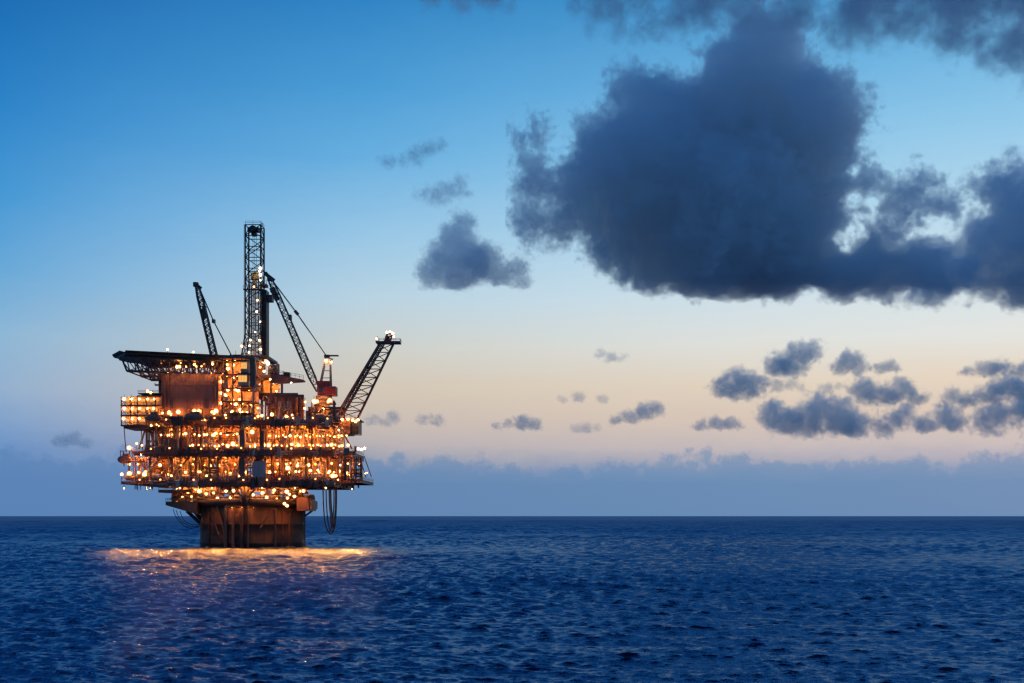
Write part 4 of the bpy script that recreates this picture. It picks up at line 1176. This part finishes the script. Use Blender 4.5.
# ------------------------------------------------------------------ equipment standing on the decks
def vessel(px, Y, z, L, r_, label, group, mm):
    o = thing('pressure_vessel', (xf(px, Y), Y, z), label, 'vessel', group)
    x = xf(px, Y); zc = z + r_ + .5
    m = MB(); m.lathe((x, Y, zc), [(.05, -L / 2 - r_ * .5), (r_ * .7, -L / 2 - r_ * .3), (r_, -L / 2), (r_, L / 2), (r_ * .7, L / 2 + r_ * .3), (.05, L / 2 + r_ * .5)], 16, 'x'); m.build('shell', M[mm], o)
    for dx in (-L * .3, L * .3):
        m = MB(); m.box(x + dx - .2, x + dx + .2, Y - r_ * .8, Y + r_ * .8, z + .005, zc - r_ * .6); m.build('saddle', M['brown'], o)
    m = MB(); m.tube((x + L * .2, Y, zc + r_ * .9), (x + L * .2, Y, zc + r_ + 1.2), .18, n=8); m.build('nozzle', M['pipe'], o)
def skid(px, Y, z, w_, d_, h, label, group, mm, r_):
    o = thing('machinery_skid', (xf(px, Y), Y, z), label, 'machinery', group)
    x = xf(px, Y)
    m = MB(); m.box(x - w_ / 2, x + w_ / 2, Y - d_ / 2, Y + d_ / 2, z + .005, z + .35); m.build('base_frame', M['brown'], o)
    m = MB(); m.box(x - w_ * .42, x + w_ * .1, Y - d_ * .4, Y + d_ * .4, z + .36, z + h)
    for i in range(5):
        xx = x - w_ * .42 + (w_ * .52) * (i + .5) / 5
        m.box(xx - .07, xx + .07, Y - d_ * .4 - .1, Y - d_ * .4 - .003, z + .4, z + h - .05)
    m.build('housing', M[mm], o)
    m = MB(); m.lathe((x + w_ * .28, Y, z + h * .45), [(.1, -w_ * .15), (h * .25, -w_ * .13), (h * .25, w_ * .13), (.1, w_ * .15)], 12, 'x'); m.build('motor', M[r_.choice(('red', 'grey', 'yellow'))], o)
    m = MB(); m.path([(x - w_ * .2, Y, z + h), (x - w_ * .2, Y, z + h + .9), (x - w_ * .1, Y, z + h + 1.1), (x + w_ * .3, Y, z + h + 1.1), (x + w_ * .38, Y, z + h + .9), (x + w_ * .38, Y, z + .36)], .14); m.build('pipe', M['pipe'], o)
er = random.Random(4)
for z, px0, px1, dy, lv, step in ((ZA, 130, 342, 4, 'lowest open deck', 8.5), (ZB, 150, 338, 4, 'middle deck', 8.5), (ZC, 222, 262, 8, 'upper deck beside the tower', 8.5), (ZC, 300, 338, 5, 'upper deck by the red crane', 8.5)):
    px = px0
    while px < px1:
        Y = YF + dy + er.uniform(0, 5)
        if not ((z == ZA and 250 < px < 270) or (z == ZB and 158 < px < 190)):
            if er.random() < .45:
                vessel(px, Y, z, er.uniform(2, 4), er.uniform(.7, 1.1), 'rounded process vessel on the %s of the platform' % lv, 'process vessels on the ' + lv, er.choice(('beige', 'brown', 'grey', 'pipe')))
            else:
                skid(px, Y, z, er.uniform(2.2, 3.4), 2.2, er.uniform(1.6, 3.6), 'boxy machine on a skid on the %s of the platform' % lv, 'machines on the ' + lv, er.choice(('beige', 'brown', 'grey', 'red', 'yellow')), er)
        px += step * er.uniform(.8, 1.25)

# ------------------------------------------------------------------ hoses
def hose(pts, r_, label, group):
    P_ = [Vector(p) for p in pts]
    # smooth the hanging line
    for _ in range(3):
        Q = [P_[0]]
        for a, b in zip(P_, P_[1:]):
            Q += [a.lerp(b, .25), a.lerp(b, .75)]
        P_ = Q + [P_[-1]]
    m = MB(); m.path(P_, r_, 6)
    o = m.build('hose', M['rope'])
    return tag(o, label, 'hose', group)
HG = 'hoses hanging in loops under the lowest deck'
for k, (a, b, bot, c, r_, dy) in enumerate(((323, 336.5, 533, 331, .22, 0), (326, 335.5, 531, 331.5, .2, 1.6), (329, 334, 528, 331, .2, 3), (330.5, 336, 526, 332.5, .3, 4.2))):
    Y = 376 + dy
    hose([W(a, 486, Y), W(a + .3, 505, Y), W(a + 2.2, bot - 6, Y), W(c, bot + 3, Y), W(b - 1.2, bot - 6, Y), W(b, 505, Y), W(b, 486, Y)], r_, 'black hose hanging in a long narrow loop under the deck edge', HG)
for k, (a, b) in enumerate((((173, 509), (199, 527)), ((176, 510), (200, 526)), ((180, 511), (200, 525)))):
    hose([W(*a, 381), W(a[0] + 3, a[1] + 9, 381), W((a[0] + b[0]) / 2 + 1, b[1] + 2 - k, 382), W(*b, 383)], .12, 'thin black hose slung from the mooring balcony to the hull', 'hoses slung beside the hull')
hose([W(124, 428, YF + 3), W(125, 440, YF + 3), W(126.5, 452, YF + 3)], .13, 'thin black hose hanging below the lit galleries', 'hoses below the galleries')

# ------------------------------------------------------------------ lamps
def lamp_kind(name, glow, r_, hang):
    o = bpy.data.objects.new(name, None); 
    m = MB()
    if hang: m.bar((0, 0, r_ * .7), (0, 0, r_ + 1.2), .1); m.lathe((0, 0, 0), [(r_ * .9, r_ * .55), (r_ * .5, r_ * .95), (.05, r_ * 1.05)], 8)
    else: m.bar((0, 0, -r_ * .7), (0, 0, -r_ - 1.2), .1); m.lathe((0, 0, 0), [(.05, -r_ * 1.05), (r_ * .5, -r_ * .95), (r_ * .8, -r_ * .6)], 8)
    return m, glow, r_
_lm = {}
def lamp(p, kind='warm', r_=.45, hang=True, label='', group=''):
    key = (kind, round(r_, 2), hang)
    if key not in _lm:
        m = MB()
        sg = 1 if hang else -1
        m.bar((0, 0, sg * r_ * .7), (0, 0, sg * (r_ + 1.1)), .1)
        m.lathe((0, 0, 0), [(r_ * .8, sg * r_ * .62), (r_ * .45, sg * r_ * .97), (.05, sg * r_ * 1.06)], 8)
        h = m.build('deck_lamp', M['dark'], None, (0, 0, 0))
        g = MB(); bmesh.ops.create_icosphere(g.bm, subdivisions=1, radius=r_ * .85)
        ln = g.build('lens', M[kind], None, (0, 0, 0))
        g = MB(); bmesh.ops.create_icosphere(g.bm, subdivisions=2, radius=r_ * 1.1 + .16)  # added glowing shell, a painted glare halo round the lens
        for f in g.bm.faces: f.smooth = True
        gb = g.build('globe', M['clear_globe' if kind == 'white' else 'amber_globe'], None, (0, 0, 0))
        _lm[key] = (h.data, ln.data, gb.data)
        for q in (h, ln, gb): bpy.data.objects.remove(q)
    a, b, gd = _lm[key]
    o = bpy.data.objects.new('deck_lamp', a); col.objects.link(o); o.location = p
    q = bpy.data.objects.new('lens', b); col.objects.link(q); q.parent = o
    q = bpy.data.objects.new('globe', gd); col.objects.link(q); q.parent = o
    return tag(o, label, 'lamp', group)
lr = random.Random(99)
def lamps(pts, Y, kinds, rs, label, group, hang=True, jit=.4, dj=2.0):
    for px, py in pts:
        y = Y + lr.uniform(0, dj)
        lamp(W(px + lr.uniform(-jit, jit), py + lr.uniform(-jit, jit), y), lr.choice(kinds), lr.choice(rs), hang, label, group)
def row(x0, x1, y0, y1, n): return [(x0 + (x1 - x0) * (i + lr.uniform(.15, .85)) / n, lr.uniform(y0, y1)) for i in range(n)]
S1 = (.14, .2, .28, .38, .55)
S2 = (.26, .4, .62)
# lowest deck
lamps(row(125, 248, 464, 466, 12) + row(125, 248, 471.5, 474.5, 13), YF + 1, ('warm', 'warm', 'hot'), S1, 'warm glowing lamp on the lowest open deck of the platform', 'lamps on the lowest deck', True, dj=8)
lamps(row(266, 350, 463, 465, 11) + row(268, 350, 471, 474.5, 14), YF + 1, ('warm', 'hot'), S1, 'warm glowing lamp on the lowest open deck of the platform', 'lamps on the lowest deck', True, dj=8)
lamps([(144, 474.5), (121.8, 474.3), (129.5, 473.5), (206.5, 476), (171, 476), (200, 472), (288, 468), (297.5, 466), (310, 471), (318, 470.5), (328, 473), (333, 476), (336, 476)], YF - .3, ('hot',), S2, 'warm glowing lamp on the lowest open deck of the platform', 'lamps on the lowest deck', False, dj=.5)
lamps([(356, 473), (365.5, 473.5), (367.5, 473), (352, 468.5), (359, 464.5), (362, 476), (349, 475)], 390, ('hot', 'warm'), S1, 'warm glowing lamp on the outermost side gallery of the lowest deck', 'lamps on the side gallery', False)
# under the lowest deck
lamps(row(166, 186, 484.5, 486.5, 4), YF + 3, ('hot',), (.3, .36), 'small lamp on the walkway slung under the lowest deck', 'lamps on the slung walkway', False)
lamps(row(180, 236, 490, 500, 13) + row(252, 306, 490, 500, 12), 373, ('hot', 'warm', 'hot'), (.28, .36, .46), 'bright lamp between the round hull and the lowest deck', 'lamps over the hull', True, dj=6)
lamps([(199.5, 491), (274, 490.5), (287, 491.5), (284.5, 504), (287, 506)], 369.5, ('hot',), (.42, .6), 'bright lamp between the round hull and the lowest deck', 'lamps over the hull', True, dj=.5)
# middle deck, two rows
lamps(row(160, 240, 433.5, 435.5, 16) + row(266, 348, 435, 437, 22), YF + 1.2, ('warm', 'hot'), S1, 'warm lamp hung under the upper deck of the platform', 'lamps under the upper deck', True, dj=5)
lamps(row(186, 240, 444.5, 446.5, 12) + row(245, 350, 444.5, 446.5, 24), YF + .6, ('warm', 'hot', 'hot'), S1, 'warm lamp along the edge of the middle deck', 'lamps along the middle deck', False, dj=4)
lamps([(129, 448), (136.5, 443.5), (142, 445), (235, 433), (233, 444), (252, 432.5), (237.5, 455), (239, 476.5)], YF + 2, ('hot',), S2, 'bright lamp beside the end of the middle deck', 'lamps at the middle deck end', False, dj=1)
lamps([(358, 449), (364.5, 448.3), (361, 449.5)], 398, ('white',), (.45, .5), 'pale lamp on the side gallery of the middle deck', 'lamps on the middle side gallery', False)
# quarters
for i, py in enumerate((418.5, 408.5, 399)):
    for px in (124, 131.5, 139.5, 147.5, 154):
        lamp(W(px + lr.uniform(-.5, .5), py, LY + 1.2), 'hot', .46 if px < 135 else .34, True, 'bright lamp under the gallery ceilings of the three storey block', 'lamps in the lit galleries')
lamps([(147.5, 391.6), (151, 393)], LY + 2, ('hot',), (.45,), 'lamp on the roof of the lit gallery block', 'lamps on the gallery roof', False)
# upper deck front
lamps(row(148, 176, 412, 416, 5) + [(169, 412), (178, 412), (194, 411), (199, 411.5), (212, 412), (214.5, 414), (216, 411), (225, 415), (232.5, 411), (171, 414)], YF + 1.4, ('hot', 'warm'), S2, 'bright lamp on the upper deck in front of the windowless block', 'lamps before the block', False, dj=1)
lamps(row(150, 165, 423, 426, 4) + row(192, 210, 420, 422, 3), YF - .4, ('hot',), (.22, .28), 'tiny lamp on the edge of the upper deck', 'tiny lamps on the deck edge', False, dj=.2)
lamps([(241, 412), (247, 414), (258, 416), (262, 416), (272, 415), (286, 416), (288, 417), (292, 415), (258, 408)], YF + 5, ('hot', 'warm'), S2, 'warm lamp on the upper deck at the foot of the tanks', 'lamps at the tank feet', False, dj=2)
lamps([(305, 402), (314, 401), (316.5, 402), (328.5, 402), (330, 400.5), (319, 411), (316, 419), (323, 408.5), (329, 418), (331, 417), (329, 425), (308, 415), (311, 413), (305, 408)], 374, ('hot', 'warm'), S2, 'bright lamp round the pedestal of the red crane', 'lamps round the red crane', True, dj=2)
lamps([(337.5, 419), (342, 420), (348, 419.5), (353, 420.5), (356, 421.5), (358.2, 420)], 377.6, ('hot',), (.4, .45), 'lamp on the roof edge of the boom foot housing', 'lamps on the boom foot', False, dj=.2)
lamps([(338.8, 430.3)], 377.9, ('white',), (.32,), 'single pale lamp on the front of the boom foot housing', 'lamp on the boom foot front', True, dj=0)
# tower
lamps([(221.5, 382), (221.5, 393.5), (221.5, 403.5), (233, 377.5), (239, 376.5), (233, 400.5), (239.5, 399.5), (228, 390), (236, 389.5), (238, 391), (227.5, 365), (228, 369), (233.5, 365), (226, 395), (236, 404), (240, 410), (231, 412), (225.5, 414)], TY + 1, ('hot', 'hot', 'warm'), (.36, .45, .56), 'bright lamp on the floors of the open equipment tower', 'lamps in the tower', True, dj=1.5)
# under the helideck
lamps(row(160, 215, 362, 368, 9) + [(163.5, 360.5), (179, 367), (196, 366)], 371, ('warm', 'hot'), S1, 'warm lamp in the truss under the helicopter deck', 'lamps under the helideck', True, dj=6)
lamps([(167.5, 349.8), (193, 352.2)], 374, ('white',), (.2, .3), 'small pale lamp on the rim of the helicopter deck', 'lamps on the helideck rim', False, dj=.1)
# drill floor and derrick
lamps([(242, 346), (250, 345.5), (260, 349), (260, 367.5), (264.5, 371), (254.5, 371), (270, 379), (273, 383), (276, 382), (259, 385), (276, 391), (291, 383), (280, 402), (268, 397), (258, 408), (253, 366.5)], 381.5, ('white', 'white', 'hot'), (.24, .3, .4), 'pale lamp on the drill floor below the derrick', 'lamps on the drill floor', True, dj=2)
lamps([(266.5, 361.5), (267.5, 363.5)], 382, ('white',), (.6, .7), 'brightest white floodlight at the foot of the derrick', 'floodlights at the derrick foot', True, dj=1)
lamps([(260, 271), (260.3, 280), (254, 287), (257, 312), (260.5, 322), (255, 332), (250.5, 340), (259, 340), (248.5, 352), (257, 300)], DY - dh - .8, ('white', 'hot'), (.22, .3), 'small white lamp fixed to the lattice of the derrick', 'lamps on the derrick', True, dj=.3)
lamps([(260.2, 268.5), (260.2, 275)], DY - dh - .9, ('white',), (.5,), 'small white lamp fixed to the lattice of the derrick', 'lamps on the derrick', True, dj=.2)
# cranes
lamps([(326, 360.5)], cy2 - 1.3, ('hot',), (.5,), 'warm lamp at the head of the red crane gantry', 'lamp on the crane gantry', True, dj=0)
lamps([(331, 362)], cy2 - 1.3, ('hot',), (.3,), 'small warm lamp beside the red crane gantry head', 'small lamp on the crane gantry', True, dj=0)
lamps([(387, 332.3), (390, 331.8), (393, 333), (393.5, 337)], by_ - 1.6, ('white',), (.32, .4), 'white lamp on the head of the leaning boom', 'lamps at the boom tip', False, dj=.4)
lamps([(376.8, 338.5)], by_ - 2.4, ('white',), (.34,), 'small white lamp at the outer rail of the boom tip platform', 'lamp on the boom tip rail', False, dj=0)

# floodlights under the lowest deck that shine down on the water
for px, Y, tx, ty in ((124, YF + 3, -14, -28), (150, YF + .5, -6, -30), (180, YF + .5, -3, -34), (212, YF + .5, 0, -34), (262, YF + .5, 0, -34), (295, YF + .5, 2, -34), (326, YF + .5, 6, -32), (352, YF + 14, 14, -30)):
    p = W(px, 489, Y)
    p.z = ZA - 2.6
    o = lamp(p, 'hot', .14, True, 'small floodlight under the edge of the lowest deck aimed down at the sea', 'floodlights under the lowest deck')
    sd_ = bpy.data.lights.new('flood_beam', 'SPOT')
    sd_.energy = 24000; sd_.color = (1, .34, .08); sd_.spot_size = R(125); sd_.spot_blend = 1.0; sd_.shadow_soft_size = .3
    so = bpy.data.objects.new('flood_beam', sd_); col.objects.link(so); so.parent = o
    so.location = (0, -.45, -.3)
    so.rotation_euler = Vector((tx * 1.6, ty * 1.3, -p.z)).to_track_quat('-Z', 'Y').to_euler()

# added fill strips, out of sight behind the girders, to brighten the structure
M['batten'] = lampmat('batten_glow', (1.0, .31, .055), 270)
M['batten_dim'] = lampmat('dim_batten_glow', (1.0, .36, .09), 55)
def fill_strip(x, Y, z, L, label, group, glow='batten'):
    o = thing('batten_light', (x, Y, z), label, 'lamp', group)
    m = MB(); m.box(x - L / 2, x + L / 2, Y - .18, Y + .18, z + .06, z + .2); m.box(x - L / 2, x + L / 2, Y - .24, Y - .185, z - .3, z + .2); m.build('housing', M['dark'], o)  # the front plate keeps the added strip out of view
    m = MB(); m.box(x - L / 2 + .05, x + L / 2 - .05, Y - .14, Y + .14, z - .06, z + .055); m.build('tube', M[glow], o)  # the glowing strip of the added fill light
for ztop, th, a_, b_, lv in ((ZB, 2.1, 132, 346, 'middle'), (ZC, 1.7, 150, 340, 'upper'), (ZA, 2.0, 176, 312, 'lowest')):
    for Y in (YF + 3.2, YF + 8.4):
        n = int((b_ - a_) / 11)
        for i in range(n):
            px = a_ + (b_ - a_) * (i + .5) / n
            fill_strip(xf(px, Y), Y, ztop - th + .75, 2.2, 'tube light hidden behind the girder under the %s deck of the platform' % lv, 'tube lights under the %s deck' % lv)
for px in (164, 178, 192, 206, 217):  # added strips to brighten the windowless wall
    fill_strip(xf(px, 365.6), 365.6 + (px - 164) * .04, zf(371.5, 366) - .35, 2.6, 'tube light under the helideck truss washing down the dark windowless wall', 'tube lights over the windowless wall', 'batten_dim')

for px in (243, 252, 262):  # added strips to brighten the middle of the hull
    q = onhull(px, 13.0, 1.6)
    fill_strip(q.x, q.y, q.z + .35, 2.0, 'tube light under the collar deck washing down the front of the hull', 'tube lights on the hull', 'batten_dim')
for zt_, a_, b_, lv in ((ZA, 128, 345, 'lowest'), (ZB, 140, 345, 'middle'), (ZC, 160, 338, 'upper')):  # lamps added to light the front faces of the deck girders
    for i in range(9):
        px = a_ + (b_ - a_) * (i + lr.uniform(.2, .8)) / 9
        lamp(Vector((xf(px, YF - 1.9), YF - 1.9, zt_ + lr.uniform(-.2, .4))), 'warm', .15, True, 'small lamp on a bracket outside the girder of the %s deck' % lv, 'bracket lamps of the %s deck' % lv)

for px, py in ((224, 360), (232, 360), (240, 360), (224, 376), (234, 376), (226, 390), (236, 390), (246, 390), (228, 403), (240, 403), (250, 403)):  # added strips to brighten the tower from inside
    fill_strip(xf(px, TY + 3), TY + 3, zf(py, TY + 3) - .2, 2.0, 'tube light under a floor of the open equipment tower', 'tube lights in the tower')
for px, py, Y in ((258, 379.5, 387), (268, 379.5, 387), (276, 379.5, 387), (258, 397.5, 386), (268, 397.5, 386), (280, 397.5, 386), (288, 397.5, 386), (252, 360, 386), (262, 360, 386)):  # added strips to brighten the drill floor
    fill_strip(xf(px, Y), Y, zf(py, Y), 2.0, 'tube light under a floor of the stepped drill floor', 'tube lights under the drill floor')

lamps([(177, 503), (182, 506), (186.5, 504.5), (192, 502)], 379, ('hot', 'warm'), (.3, .38), 'warm lamp on the mooring balcony beside the hull', 'lamps on the mooring balcony', False, dj=1)

# broken water where the swell slaps the hull
fm = bpy.data.materials.new('foam'); fm.use_nodes = True
fm.node_tree.nodes['Principled BSDF'].inputs['Base Color'].default_value = (.55, .58, .6, 1)
fm.node_tree.nodes['Principled BSDF'].inputs['Roughness'].default_value = .8
m = MB()
fr_ = random.Random(12)
for i in range(150):
    a = fr_.uniform(0, 2 * math.pi); q = HR + fr_.uniform(-.1, 1.4) ** 1.0
    if math.sin(a * 5) + math.sin(a * 11 + 1) < -.3 : continue
    r_ = fr_.uniform(.12, .4)
    c = Vector((HX + q * math.cos(a), YC + q * math.sin(a), fr_.uniform(.05, .4)))
    mt = Matrix.Translation(c) @ Matrix.Rotation(a, 4, 'Z') @ Matrix.Diagonal((.7, fr_.uniform(1, 2.6), .45, 1))
    bmesh.ops.create_icosphere(m.bm, subdivisions=1, radius=r_, matrix=mt)
fo = m.build('foam', fm); fo['kind'] = 'stuff'; fo['label'] = 'white foam where the swell breaks round the platform hull'
